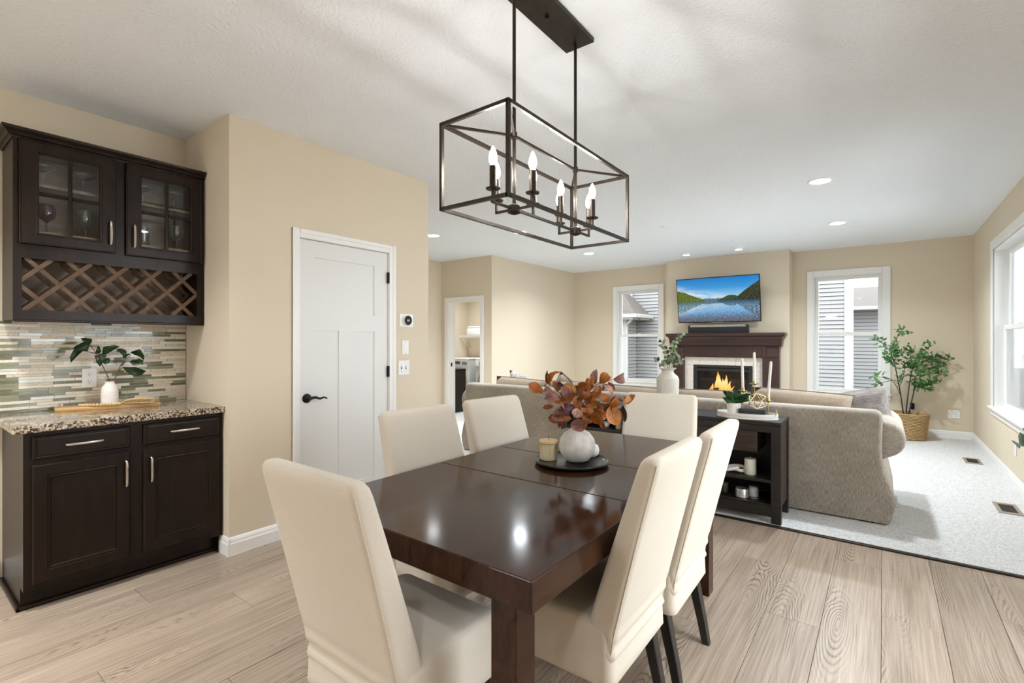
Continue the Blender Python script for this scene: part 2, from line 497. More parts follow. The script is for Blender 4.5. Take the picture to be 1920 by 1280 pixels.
def tube(bm, pts, rad, n=8, cap=True):
    pts = [Vector(p) for p in pts]
    rs = rad if isinstance(rad, (list, tuple)) else [rad] * len(pts)
    d = (pts[1] - pts[0]).normalized()
    up = Vector((0, 0, 1)) if abs(d.z) < 0.9 else Vector((1, 0, 0))
    u = d.cross(up).normalized()
    rings = []
    for i, p in enumerate(pts):
        if i == 0:
            t = pts[1] - pts[0]
        elif i == len(pts) - 1:
            t = pts[-1] - pts[-2]
        else:
            t = (pts[i + 1] - pts[i]).normalized() + (pts[i] - pts[i - 1]).normalized()
        t.normalize()
        u = (u - t * u.dot(t)).normalized()
        w = t.cross(u)
        rings.append([tuple(p + (u * math.cos(2 * PI * k / n) + w * math.sin(2 * PI * k / n)) * rs[i]) for k in range(n)])
    loft(bm, rings, cap, cap)
    return bm

def bar(bm, a, b, w):
    """square bar between two points"""
    a, b = Vector(a), Vector(b)
    t = (b - a).normalized()
    up = Vector((0, 0, 1)) if abs(t.z) < 0.9 else Vector((0, 1, 0))
    u = t.cross(up).normalized() * w / 2
    v = t.cross(u).normalized() * w / 2
    loft(bm, [[tuple(p + s) for s in (u + v, -u + v, -u - v, u - v)] for p in (a, b)])
    return bm

def spline(pts, n=6):
    """Catmull-Rom through points"""
    P = [Vector(p) for p in pts]
    if len(P) < 3:
        return P
    P = [P[0] * 2 - P[1]] + P + [P[-1] * 2 - P[-2]]
    out = []
    for i in range(1, len(P) - 2):
        for k in range(n):
            t = k / n
            a, b, c, d = P[i - 1], P[i], P[i + 1], P[i + 2]
            out.append(0.5 * ((2 * b) + (c - a) * t + (2 * a - 5 * b + 4 * c - d) * t * t + (3 * b - a - 3 * c + d) * t ** 3))
    out.append(P[-2])
    return out

def rrect(w, t, r, n=4, cx=0, cy=0):
    """rounded rectangle outline, counter-clockwise"""
    r = max(1e-4, min(r, w / 2 - 1e-4, t / 2 - 1e-4))
    out = []
    for (sx, sy, a0) in ((1, 1, 0), (-1, 1, 90), (-1, -1, 180), (1, -1, 270)):
        for k in range(n + 1):
            a = R(a0 + 90 * k / n)
            out.append((cx + sx * (w / 2 - r) + r * math.cos(a), cy + sy * (t / 2 - r) + r * math.sin(a)))
    return out

def mesh(name, bm, mat, smooth=False, angle=40):
    bmesh.ops.recalc_face_normals(bm, faces=bm.faces)
    me = bpy.data.meshes.new(name)
    bm.to_mesh(me)
    bm.free()
    if mat:
        me.materials.append(mat)
    if smooth:
        for p in me.polygons:
            p.use_smooth = True
        if angle is not None:
            me.set_sharp_from_angle(angle=R(angle))
    return me

def obj(name, me, parent=None, loc=(0, 0, 0), rot=(0, 0, 0), scale=(1, 1, 1), label=None):
    o = bpy.data.objects.new(name, me)
    COL.objects.link(o)
    o.location = loc
    o.rotation_euler = rot
    o.scale = scale
    if parent:
        o.parent = parent
    if label:
        o['label'] = label
    return o

def P(name, bm, mat, parent=None, smooth=False, loc=(0, 0, 0), rot=(0, 0, 0), label=None, angle=40, kind=None):
    o = obj(name, mesh(name, bm, mat, smooth, angle), parent, loc, rot, label=label)
    if kind:
        o['kind'] = kind
    return o

def T(name, label, cat, loc=(0, 0, 0), rz=0.0, group=None):
    o = obj(name, None, None, loc, (0, 0, rz))
    o['label'] = label
    o['category'] = cat
    if group:
        o['group'] = group
    return o

def tag(o, label, cat, group=None):
    o['label'] = label
    o['category'] = cat
    if group:
        o['group'] = group
    return o

def S(name, bm, mat, parent=None, smooth=False, **kw):
    o = P(name, bm, mat, parent, smooth, **kw)
    if parent is None:
        o['kind'] = 'structure'
    return o

def SE(name):
    o = obj(name, None)
    o['kind'] = 'structure'
    return o

def dup(o, parent=None):
    c = o.copy()
    COL.objects.link(c)
    c.parent = parent
    for ch in list(o.children):
        dup(ch, c)
    return c

def unit_leaf(kind='round', curl=0.25, fold=0.18, n=6):
    """leaf blade of unit length along +Y and unit width along X"""
    bm = bm_new()
    L, C, Rr = [], [], []
    for i in range(n + 1):
        t = i / n
        if kind == 'round':
            w = math.sin(PI * min(1, t * 0.98 + 0.02)) ** 0.6
        elif kind == 'pointed':
            w = (math.sin(PI * t ** 0.8)) ** 0.9 * (1 - 0.25 * t)
        else:
            w = math.sin(PI * t) ** 0.75 * (1 - 0.15 * math.cos(3 * PI * t))
        w = max(w, 0.02) * 0.5
        z = curl * math.sin(PI * t * 0.9) - curl * 0.6 * t * t
        C.append(bm.verts.new((0, t, z)))
        L.append(bm.verts.new((-w, t + 0.03 * math.sin(9 * t), z + fold * w * 2 + 0.03 * math.sin(7 * t))))
        Rr.append(bm.verts.new((w, t - 0.03 * math.sin(8 * t), z + fold * w * 2 - 0.03 * math.sin(6 * t))))
    for i in range(n):
        bm.faces.new((L[i], C[i], C[i + 1], L[i + 1]))
        bm.faces.new((C[i], Rr[i], Rr[i + 1], C[i + 1]))
    return bm

def place_leaf(name, me, parent, base, tip, width, facing, tilt=0.0):
    b, t = Vector(base), Vector(tip)
    y = t - b
    ln = y.length
    y.normalize()
    nrm = (Vector(facing) - b).normalized()
    x = y.cross(nrm).normalized()
    x = Matrix.Rotation(tilt, 3, y) @ x
    z = x.cross(y)
    m = Matrix((x, y, z)).transposed().to_4x4()
    m = Matrix.Translation(b) @ m @ Matrix.Diagonal((width, ln, ln, 1))
    o = obj(name, me)
    o.parent = parent
    o.matrix_local = Matrix.Translation(-Vector(parent.location)) @ m if parent else m
    return o
# plant layout tables: base, tip, width, colour index
BROWN=[((-1.263,1.904,1.091),(-1.311,1.872,1.129),0.047,0),((-1.245,1.939,1.123),(-1.213,1.972,1.183),0.037,0),((-1.257,1.973,1.129),(-1.256,1.94,1.187),0.018,3),((-1.21,1.908,1.094),(-1.252,1.902,1.105),0.026,2),((-1.2,1.956,1.061),(-1.243,1.904,1.067),0.045,2),((-1.275,2.019,1.014),(-1.31,1.99,1.009),0.026,1),((-1.176,2.068,1.083),(-1.232,2.024,1.1),0.049,4),((-1.167,2.043,1.081),(-1.198,1.993,1.036),0.041,1),((-1.132,1.94,1.0),(-1.176,1.916,1.024),0.049,5),((-1.139,1.935,0.98),(-1.207,1.911,0.989),0.054,2),((-1.129,1.942,0.98),(-1.179,1.906,0.963),0.032,1),((-1.191,2.041,0.966),(-1.239,2.018,0.92),0.026,3),((-1.143,1.967,0.996),(-1.141,1.988,1.028),0.032,5),((-1.115,1.952,0.984),(-1.108,1.965,1.021),0.041,6),((-1.132,1.94,0.955),(-1.071,1.971,0.95),0.049,2),((-1.124,1.976,1.031),(-1.127,2.001,1.074),0.021,4),((-1.146,2.031,1.04),(-1.123,2.065,1.095),0.043,3),((-1.123,2.115,1.1),(-1.173,2.093,1.125),0.049,0),((-1.118,2.125,1.108),(-1.133,2.106,1.151),0.032,0),((-1.104,2.117,1.127),(-1.096,2.118,1.189),0.032,2),((-1.091,2.148,1.13),(-1.071,2.192,1.168),0.043,0),((-1.071,2.027,1.131),(-1.056,2.011,1.171),0.026,4),((-0.997,2.102,1.155),(-0.974,2.155,1.17),0.043,2),((-1.03,2.113,1.14),(-1.013,2.136,1.105),0.021,2),((-1.039,2.084,1.129),(-1.012,2.105,1.081),0.026,6),((-1.092,2.058,1.089),(-1.052,2.077,1.077),0.039,0),((-1.125,2.065,1.06),(-1.093,2.096,1.083),0.039,4),((-1.128,2.115,1.051),(-1.099,2.151,1.027),0.037,0),((-1.09,2.148,1.05),(-1.063,2.195,1.034),0.034,1),((-1.115,2.139,1.018),(-1.074,2.183,1.001),0.043,1),((-1.065,2.042,1.003),(-1.116,2.031,0.991),0.054,4),((-1.046,2.005,1.013),(-1.042,2.043,0.956),0.049,0),((-1.107,2.131,0.989),(-1.068,2.166,0.966),0.032,0),((-1.078,2.122,0.984),(-1.052,2.12,0.919),0.021,1),((-1.049,2.163,1.03),(-1.004,2.203,1.042),0.026,5),((-0.986,2.05,1.038),(-0.964,2.051,0.959),0.058,4),((-0.958,2.107,1.043),(-0.946,2.143,1.08),0.026,4),((-0.995,2.23,1.032),(-0.952,2.231,1.07),0.031,1),((-0.995,2.199,1.022),(-0.986,2.199,0.954),0.026,5),((-1.152,1.974,1.126),(-1.157,1.955,1.157),0.013,7),((-1.217,2.025,1.114),(-1.254,2.026,1.121),0.018,5),((-1.058,2.028,1.123),(-1.047,2.045,1.103),0.03,1),((-1.108,1.99,1.005),(-1.081,2.027,0.978),0.034,1),((-1.103,2.041,1.03),(-1.138,2.043,0.988),0.039,3),((-1.235,2.047,1.05),(-1.221,2.058,1.094),0.03,0),((-1.166,2.102,1.08),(-1.181,2.076,1.117),0.026,1),((-1.033,2.052,1.093),(-1.025,2.066,1.054),0.034,0),((-1.151,1.956,1.031),(-1.168,1.92,1.054),0.039,1),((-1.228,1.959,1.05),(-1.255,1.947,1.04),0.026,6),((-1.098,2.016,1.105),(-1.065,2.006,1.128),0.03,0)]
BSTEM=[[(-1.149,2.028,0.932),(-1.18,2.023,0.969),(-1.237,1.999,1.054),(-1.305,1.967,1.083)],[(-1.149,2.028,0.932),(-1.178,2.001,1.024),(-1.21,1.971,1.089),(-1.242,1.942,1.128)],[(-1.147,2.029,0.932),(-1.132,2.059,1.034),(-1.104,2.098,1.111),(-1.083,2.133,1.129),(-1.037,2.186,1.148)],[(-1.145,2.03,0.932),(-1.103,2.078,1.021),(-1.061,2.127,1.028),(-1.0,2.189,1.031),(-0.988,2.215,1.034)],[(-1.145,2.03,0.932),(-1.116,2.049,0.997),(-1.081,2.073,1.002)],[(-1.15,2.026,0.932),(-1.153,2.026,1.023),(-1.174,2.012,1.122)],[(-1.145,2.03,0.932),(-1.109,2.063,1.048),(-1.087,2.085,1.087)]]
ESTEM=[[(-1.458,4.15,1.089),(-1.442,4.174,1.207),(-1.433,4.192,1.301),(-1.382,4.241,1.38)],[(-1.467,4.143,1.089),(-1.473,4.148,1.207),(-1.491,4.143,1.285),(-1.515,4.133,1.324)],[(-1.473,4.139,1.089),(-1.52,4.112,1.14),(-1.557,4.093,1.179)],[(-1.448,4.158,1.089),(-1.415,4.196,1.16),(-1.377,4.238,1.175)],[(-1.455,4.153,1.089),(-1.459,4.187,1.182),(-1.418,4.255,1.229)],[(-1.461,4.148,1.089),(-1.481,4.138,1.152),(-1.501,4.127,1.144)]]
EUC=[((-1.445,4.148,1.15),(-1.47,4.144,1.176),0.027,1),((-1.447,4.153,1.15),(-1.419,4.155,1.162),0.028,1),((-1.444,4.167,1.188),(-1.459,4.17,1.209),0.031,0),((-1.424,4.111,1.19),(-1.398,4.126,1.203),0.026,1),((-1.434,4.157,1.223),(-1.464,4.163,1.247),0.028,1),((-1.455,4.218,1.221),(-1.428,4.229,1.232),0.026,0),((-1.449,4.217,1.253),(-1.482,4.214,1.276),0.029,2),((-1.423,4.141,1.255),(-1.398,4.157,1.266),0.027,1),((-1.413,4.128,1.286),(-1.444,4.128,1.308),0.032,0),((-1.435,4.192,1.285),(-1.418,4.234,1.295),0.03,0),((-1.43,4.216,1.314),(-1.438,4.222,1.342),0.033,0),((-1.427,4.209,1.314),(-1.401,4.234,1.311),0.031,0),((-1.384,4.147,1.34),(-1.389,4.15,1.366),0.028,0),((-1.38,4.135,1.34),(-1.343,4.136,1.335),0.027,1),((-1.393,4.241,1.366),(-1.395,4.205,1.399),0.03,1),((-1.366,4.158,1.366),(-1.338,4.149,1.365),0.03,0),((-1.485,4.187,1.148),(-1.502,4.15,1.169),0.03,1),((-1.449,4.086,1.152),(-1.433,4.123,1.173),0.026,2),((-1.454,4.097,1.189),(-1.479,4.103,1.204),0.028,1),((-1.477,4.162,1.187),(-1.46,4.2,1.208),0.028,2),((-1.493,4.192,1.225),(-1.525,4.174,1.239),0.027,0),((-1.487,4.174,1.226),(-1.455,4.163,1.255),0.031,2),((-1.493,4.164,1.265),(-1.525,4.141,1.279),0.034,0),((-1.491,4.158,1.265),(-1.472,4.143,1.288),0.032,2),((-1.508,4.15,1.305),(-1.553,4.149,1.296),0.033,0),((-1.478,4.069,1.305),(-1.455,4.073,1.349),0.026,0),((-1.506,4.124,1.123),(-1.538,4.124,1.12),0.032,0),((-1.492,4.086,1.125),(-1.473,4.076,1.174),0.03,0),((-1.523,4.063,1.161),(-1.549,4.053,1.153),0.03,0),((-1.546,4.122,1.159),(-1.536,4.122,1.197),0.029,2),((-1.418,4.161,1.138),(-1.421,4.151,1.161),0.034,2),((-1.417,4.159,1.138),(-1.384,4.177,1.137),0.028,0),((-1.374,4.151,1.17),(-1.363,4.159,1.2),0.026,0),((-1.41,4.258,1.166),(-1.381,4.274,1.131),0.033,0),((-1.462,4.185,1.136),(-1.478,4.147,1.159),0.029,1),((-1.459,4.178,1.137),(-1.443,4.21,1.154),0.03,0),((-1.457,4.178,1.167),(-1.482,4.16,1.191),0.025,0),((-1.449,4.155,1.168),(-1.427,4.182,1.181),0.026,1),((-1.452,4.214,1.194),(-1.454,4.187,1.245),0.026,2),((-1.419,4.119,1.197),(-1.402,4.15,1.186),0.026,1),((-1.428,4.236,1.217),(-1.432,4.234,1.257),0.028,0),((-1.409,4.179,1.219),(-1.382,4.215,1.198),0.026,0),((-1.46,4.101,1.134),(-1.485,4.065,1.139),0.026,0),((-1.461,4.103,1.134),(-1.453,4.115,1.157),0.031,2),((-1.481,4.105,1.149),(-1.484,4.083,1.114),0.031,1),((-1.497,4.149,1.147),(-1.527,4.161,1.16),0.032,1),((-1.365,4.19,1.379),(-1.345,4.221,1.399),0.031,0),((-1.504,4.102,1.324),(-1.531,4.109,1.336),0.028,2),((-1.555,4.09,1.179),(-1.56,4.069,1.191),0.023,2),((-1.359,4.183,1.177),(-1.332,4.168,1.174),0.027,3)]
NLEAF=[((-3.746,0.809,1.318),(-3.747,0.741,1.293),0.045,0),((-3.765,0.813,1.313),(-3.767,0.807,1.343),0.026,0),((-3.756,0.815,1.32),(-3.737,0.772,1.347),0.03,0),((-3.766,0.794,1.278),(-3.737,0.728,1.216),0.031,0),((-3.746,0.845,1.254),(-3.736,0.847,1.298),0.019,0),((-3.747,0.866,1.247),(-3.725,0.934,1.293),0.036,0),((-3.726,0.854,1.258),(-3.718,0.857,1.22),0.036,1),((-3.746,0.865,1.194),(-3.73,0.837,1.216),0.04,1),((-3.724,0.87,1.194),(-3.724,0.895,1.223),0.032,0),((-3.731,0.84,1.246),(-3.703,0.831,1.217),0.014,2),((-3.747,0.98,1.236),(-3.755,0.945,1.28),0.026,0),((-3.761,1.008,1.263),(-3.745,1.067,1.222),0.04,0),((-3.734,0.998,1.205),(-3.707,1.056,1.208),0.031,1),((-3.724,1.006,1.209),(-3.732,1.061,1.187),0.026,0),((-3.764,0.97,1.172),(-3.771,1.078,1.136),0.043,0),((-3.764,0.973,1.222),(-3.749,1.002,1.25),0.017,1)]
NSTEM=[[(-3.745,0.902,1.085),(-3.745,0.865,1.194),(-3.745,0.838,1.258),(-3.745,0.807,1.315)],[(-3.745,0.838,1.258),(-3.745,0.812,1.267),(-3.745,0.788,1.274)],[(-3.745,0.923,1.084),(-3.745,0.961,1.19),(-3.745,1.008,1.246)],[(-3.745,0.961,1.181),(-3.745,0.983,1.207),(-3.745,1.004,1.206)],[(-3.745,0.942,1.143),(-3.745,0.965,1.17)]]
TLEAF=[((-0.933,4.132,0.856),(-1.015,4.1,0.94),0.041,0),((-0.926,4.076,0.868),(-0.964,4.075,0.942),0.053,0),((-0.923,4.085,0.868),(-0.915,4.085,0.961),0.05,0),((-0.926,4.124,0.858),(-0.878,4.129,0.925),0.064,1),((-0.919,4.066,0.864),(-0.972,4.051,0.908),0.07,1),((-0.913,4.09,0.85),(-0.862,4.118,0.898),0.053,0),((-0.928,4.108,0.859),(-0.94,4.112,0.817),0.067,1),((-0.91,4.064,0.871),(-0.815,4.123,0.924),0.047,0),((-0.93,4.092,0.861),(-0.997,4.04,0.893),0.041,0),((-0.912,4.083,0.863),(-0.815,4.162,0.886),0.035,0),((-0.933,4.142,0.861),(-0.901,4.158,0.951),0.041,0)]
TSTEM=[[(0.225,8.507,0.315),(0.184,8.476,0.665),(0.13,8.435,1.004),(0.094,8.407,1.185),(0.175,8.469,1.433),(0.229,8.51,1.467)],[(0.247,8.523,0.315),(0.283,8.538,0.711),(0.318,8.552,0.937),(0.389,8.593,1.14),(0.532,8.689,1.275)],[(0.274,8.544,0.315),(0.338,8.604,0.664),(0.356,8.631,0.844),(0.52,8.767,0.968),(0.684,8.904,1.02)],[(0.193,8.482,0.597),(0.102,8.383,0.802),(-0.005,8.27,0.838),(-0.112,8.158,0.878)],[(0.094,8.407,1.185),(-0.005,8.282,1.298),(-0.094,8.165,1.398)],[(0.337,8.591,0.687),(0.478,8.635,0.748),(0.598,8.664,0.764)],[(0.328,8.585,0.959),(0.52,8.771,1.082),(0.714,8.96,1.096)],[(0.359,8.608,0.857),(0.548,8.667,0.895),(0.666,8.673,0.878)],[(0.189,8.48,0.733),(0.23,8.561,0.865),(0.259,8.633,1.091)],[(0.319,8.578,0.936),(0.303,8.629,1.115),(0.324,8.707,1.24)],[(0.337,8.591,0.778),(0.425,8.616,0.724),(0.468,8.606,0.683)],[(0.13,8.435,1.004),(0.067,8.429,1.07),(0.067,8.471,1.16)],[(0.103,8.414,0.8),(-0.042,8.339,0.753),(-0.069,8.351,0.705)],[(0.373,8.619,1.094),(0.486,8.788,1.126),(0.601,8.958,1.043)],[(0.121,8.428,1.026),(0.147,8.406,1.163),(0.182,8.391,1.231)]]
# ------------------------------------------------------------------ the room shell
H = 2.743
XD, YC, XN, YDE = -3.24, 1.3713, -3.919, 3.045      # pantry door wall, niche corner, niche back wall, wall end
YL, XH, XL = 6.231, -6.29, -5.13                    # laundry door wall, hall wall, living room side wall
YF, XR, YB, XB0, XB1 = 8.93, 0.9625, 8.60, -3.057, -1.148
YK = -2.8                                           # kitchen end behind the camera
WT = 0.15
YE = 3.94                                           # carpet edge

S('ceiling', boxes((-8.2, XR + WT, YK - WT, 9.1, H, H + 0.1)), M['ceiling'])

fl = S('floor', boxes((-6.6, XR + WT, YK - WT, YE, -0.12, -0.004)), M['seam'])
rest = S('floor_run', boxes((-6.6, XR, YK, -0.35, -0.004, 0.0)), M['plank'])
rest.name = 'floor'
# planks in view, each its own piece
PW, PL = 0.229, 1.52
pm = {}
x = XN + 0.02
row = 0
while x < XR - 0.01:
    w = min(PW, XR - x)
    y = -0.33 - ((row * 0.61) % PL)
    while y < YE - 0.012:
        y0, y1 = max(y, -0.33), min(y + PL, YE - 0.012)
        hidden = x + w < XD - 0.02 and y0 > YC + 0.3 and y1 < YDE
        if y1 - y0 > 0.004 and not hidden:
            key = (round(w, 3), round(y1 - y0, 3))
            if key not in pm:
                hw, hl = w / 2 - 0.0009, (y1 - y0) / 2 - 0.0009
                bm = bm_new()
                loft(bm, [[(-hw, -hl, -0.004), (hw, -hl, -0.004), (hw, hl, -0.004), (-hw, hl, -0.004)],
                          [(-hw, -hl, -0.0012), (hw, -hl, -0.0012), (hw, hl, -0.0012), (-hw, hl, -0.0012)],
                          [(-hw + 0.0012, -hl + 0.0012, 0), (hw - 0.0012, -hl + 0.0012, 0), (hw - 0.0012, hl - 0.0012, 0), (-hw + 0.0012, hl - 0.0012, 0)]])
                pm[key] = mesh('plank', bm, M['plank'])
            obj('plank', pm[key], fl, (x + w / 2, (y0 + y1) / 2, 0))
        y += PL
    x += PW
    row += 1

S('floor_carpet', boxes((-7.6, XR + WT, YE, 9.1, -0.12, 0.008)), M['carpet']).name = 'floor'
S('trim_1', boxes((XH, XR, YE - 0.022, YE + 0.012, -0.002, 0.011), bevel=0.004, seg=2), M['bronze'])

def wall(name, *bs, m='wall'):
    return S(name, boxes(*bs), M[m])

wall('wall_niche', (XN - WT, XN, YK, YC, 0, H))
# pantry block: the doorway is recessed, the slab closes it
D0, D1, DZ = 1.834, 2.601, 2.05
wall('wall_pantry', (XN - WT, XD, YC, D0 - 0.012, 0, H), (XN - WT, XD, D1 + 0.012, YDE, 0, H),
     (XN - WT, XD, D0 - 0.012, D1 + 0.012, DZ + 0.012, H), (XN - WT, XD - 0.10, D0 - 0.012, D1 + 0.012, 0, DZ + 0.012),
     (XH - WT, XN - WT, YDE - WT, YDE, 0, H))
wall('wall_hall', (XH - WT, XH, YDE, YL + WT, 0, H))
L0, L1, LZ = -6.114, -5.37, 2.028
wall('wall_laundry', (XH, L0, YL, YL + WT, 0, H), (L1, XL, YL, YL + WT, 0, H), (L0, L1, YL, YL + WT, LZ, H))
wall('wall_living', (XL - WT, XL, YL + WT, YF + WT, 0, H))
wall('wall_laundry_back', (-7.9, XL - WT, 8.2, 8.2 + WT, 0, H))
wall('wall_laundry_side', (-7.57, -7.42, YDE, 8.2, 0, H))
W1 = (-4.165, -3.31, 0.56, 2.31)
W2 = (-0.865, 0.005, 0.56, 2.33)
FX0, FX1, FZ0, FZ1 = -2.576, -1.655, 0.16, 0.93     # firebox opening
def pierced_x(y0, y1, x0, x1, holes):
    out, cx = [], x0
    for (a, b, z0, z1) in holes:
        out += [(cx, a, y0, y1, 0, H), (a, b, y0, y1, 0, z0), (a, b, y0, y1, z1, H)]
        cx = b
    out.append((cx, x1, y0, y1, 0, H))
    return out
wall('wall_fireplace', *pierced_x(YF, YF + WT, XL - WT, XR + WT, [W1, W2]))
wall('wall_chimney', *pierced_x(YB, YF, XB0, XB1, [(FX0, FX1, FZ0, FZ1)]))
# window wall on the daylight side: living room pair, patio opening and kitchen window added unseen for daylight
W3 = (5.78, 7.40, 0.62, 2.33)
W4 = (4.05, 5.66, 0.62, 2.33)
W5 = (1.15, 3.35, 0.02, 2.08)
b = []
cy = YF + WT
for (a, c, z0, z1) in (W3, W4, W5):
    b += [(XR, XR + WT, c, cy, 0, H), (XR, XR + WT, a, c, 0, z0), (XR, XR + WT, a, c, z1, H)]
    cy = a
b.append((XR, XR + WT, YK - WT, cy, 0, H))
wall('wall_window', *b)

W7 = (-3.72, -2.25, 0.95, 2.40)
wall('wall_kitchen', *pierced_x(YK - WT, YK, XN - WT, XR, [W7]))
# ---- windows
def sash(parent, u0, u1, z0, z1, y, fw, axis, name='sash'):
    """one sash with its pane; axis x: window lies along X at depth y; axis y: along Y at depth x=y"""
    t = 0.032
    def bx(a0, a1, c0, c1, d0, d1):
        return (a0, a1, d0, d1, c0, c1) if axis == 'x' else (d0, d1, a0, a1, c0, c1)
    o = P(name, boxes(bx(u0, u0 + fw, z0, z1, y, y + t), bx(u1 - fw, u1, z0, z1, y, y + t),
                      bx(u0 + fw, u1 - fw, z1 - fw, z1, y, y + t), bx(u0 + fw, u1 - fw, z0, z0 + fw, y, y + t), bevel=0.003), M['trim'], parent)
    P('glass_pane', boxes(bx(u0 + fw - 0.005, u1 - fw + 0.005, z0 + fw - 0.005, z1 - fw + 0.005, y + 0.013, y + 0.018)), M['pane'], o)
    return o

def window(name, w, plane, axis, casing=0.085, depth=0.12, rail=None, fw=0.045, grip=True):
    u0, u1, z0, z1 = w
    rail = rail or (z0 + z1) / 2
    e = SE(name)
    s = 1 if axis == 'x' else 1
    def bx(a0, a1, c0, c1, d0, d1):
        return (a0, a1, d0, d1, c0, c1) if axis == 'x' else (d0, d1, a0, a1, c0, c1)
    c = casing
    for q in ((u0 - c, u0 + 0.004, z0 - 0.005, z1 + c), (u1 - 0.004, u1 + c, z0 - 0.005, z1 + c), (u0 + 0.004, u1 - 0.004, z1 - 0.004, z1 + c)):
        P('casing_board', boxes(bx(*q, plane - 0.020, plane), bx(q[0] + (0.0), q[1], q[2], q[3], plane - 0.012, plane), bevel=0.006, seg=2), M['trim'], e)
    P('apron_board', boxes(bx(u0 - c, u1 + c, z0 - c, z0 - 0.02, plane - 0.018, plane), bevel=0.004), M['trim'], e)
    P('stool_board', boxes(bx(u0 - c - 0.01, u1 + c + 0.01, z0 - 0.02, z0 + 0.002, plane - 0.045, plane + depth), bevel=0.005, seg=2), M['trim'], e)
    P('jamb', boxes(bx(u0, u0 + 0.018, z0, z1, plane, plane + depth), bx(u1 - 0.018, u1, z0, z1, plane, plane + depth),
                    bx(u0 + 0.018, u1 - 0.018, z1 - 0.018, z1, plane, plane + depth)), M['trim'], e)
    a, b2 = u0 + 0.018, u1 - 0.018
    sash(e, a, b2, rail - 0.012, z1 - 0.018, plane + depth - 0.035, fw, axis)
    sash(e, a, b2, z0 + 0.002, rail + 0.03, plane + depth - 0.070, fw, axis)
    if grip:
        m = (u0 + u1) / 2
        P('sash_lock', boxes(bx(m - 0.03, m + 0.03, rail + 0.03, rail + 0.042, plane + depth - 0.075, plane + depth - 0.05), bevel=0.003), M['white'], e)
    return e
window('window_1', W1, YF, 'x', rail=1.43)
window('window_2', W2, YF, 'x', rail=1.43)
window('window_3', W3, XR, 'y', rail=1.47, depth=0.145, casing=0.09)
window('window_4', W4, XR, 'y', rail=1.47, depth=0.145, casing=0.09)
e = SE('door_3')                                    # unseen patio door beside the table, added to let in daylight
for (a, c) in ((1.15, 2.26), (2.24, 3.35)):
    sash(e, a, c, 0.02, 2.08, XR + (0.06 if a < 2 else 0.1), 0.07, 'y', 'door_leaf')

e = SE('window_5')  # unseen kitchen window, added for its daylight
sash(e, *W7, YK - 0.08, 0.05, 'x')

# ---- pantry door with casing
e = SE('door_1')
cw = 0.066
for q in ((D0 - cw + 0.008, D0 - 0.004, 0, DZ + cw), (D1 + 0.004, D1 + cw - 0.0, 0, DZ + cw), (D0 - 0.004, D1 + 0.004, DZ + 0.004, DZ + cw)):
    P('casing_board', boxes((XD, XD + 0.014, q[0], q[1], q[2], q[3]), (XD, XD + 0.020, (q[0] if q[0] < 1.9 else q[1] - 0.03) if q[1] - q[0] < 0.2 else q[0], ((q[0] + 0.03) if q[0] < 1.9 else q[1]) if q[1] - q[0] < 0.2 else q[1], q[2] if q[1] - q[0] < 0.2 else DZ + cw - 0.03, q[3]), bevel=0.004, seg=2), M['trim'], e)
P('jamb', boxes((XD - 0.10, XD, D0 - 0.012, D0 - 0.003, 0, DZ + 0.003), (XD - 0.10, XD, D1 + 0.003, D1 + 0.012, 0, DZ + 0.003), (XD - 0.10, XD, D0 - 0.012, D1 + 0.012, DZ + 0.003, DZ + 0.012)), M['trim'], e)
xs = XD - 0.012                                     # face of the slab
PAN = [(1.948, 2.472, 1.532, 1.931), (1.948, 2.150, 0.25, 1.409), (2.270, 2.472, 0.25, 1.409)]
bm = boxes((xs - 0.035, xs, D0, 1.948, 0.012, DZ), (xs - 0.035, xs, 2.472, D1, 0.012, DZ), (xs - 0.035, xs, 1.948, 2.472, 1.931, DZ),
           (xs - 0.035, xs, 1.948, 2.472, 1.409, 1.532), (xs - 0.035, xs, 1.948, 2.472, 0.012, 0.25), (xs - 0.035, xs, 2.150, 2.270, 0.25, 1.409))
sl = P('door_slab', bm, M['door'], e)
for q in PAN:
    P('recessed_panel', boxes((xs - 0.030, xs - 0.010, q[0], q[1], q[2], q[3])), M['door'], sl)
hd = P('lever_handle', lathe(bm_new(), [(0.0, 0), (0.033, 0.0), (0.033, 0.006), (0.026, 0.014), (0.012, 0.018), (0.011, 0.05), (0.0, 0.055)], 20), M['black'], e, True, loc=(xs, 1.892, 0.927), rot=(0, R(90), 0))
bm = tube(bm_new(), spline([(XD + 0.033, 1.890, 0.927), (XD + 0.037, 1.93, 0.934), (XD + 0.037, 1.965, 0.922), (XD + 0.036, 1.995, 0.928), (XD + 0.036, 2.022, 0.919)], 5), [0.010, 0.010, 0.010, 0.010, 0.010, 0.009, 0.009, 0.009, 0.008, 0.008, 0.008, 0.008, 0.007, 0.007, 0.007, 0.007, 0.006, 0.006, 0.006, 0.006, 0.005], 8)
P('lever', bm, M['black'], e, True)
for z in (1.85, 1.083, 0.308):
    P('hinge', boxes((XD - 0.008, XD + 0.012, D1 - 0.012, D1 + 0.014, z - 0.045, z + 0.045), bevel=0.004), M['black'], e)
P('strike_plate', boxes((xs - 0.01, xs + 0.003, D0 - 0.004, D0 + 0.002, 0.90, 0.955)), M['black'], e)

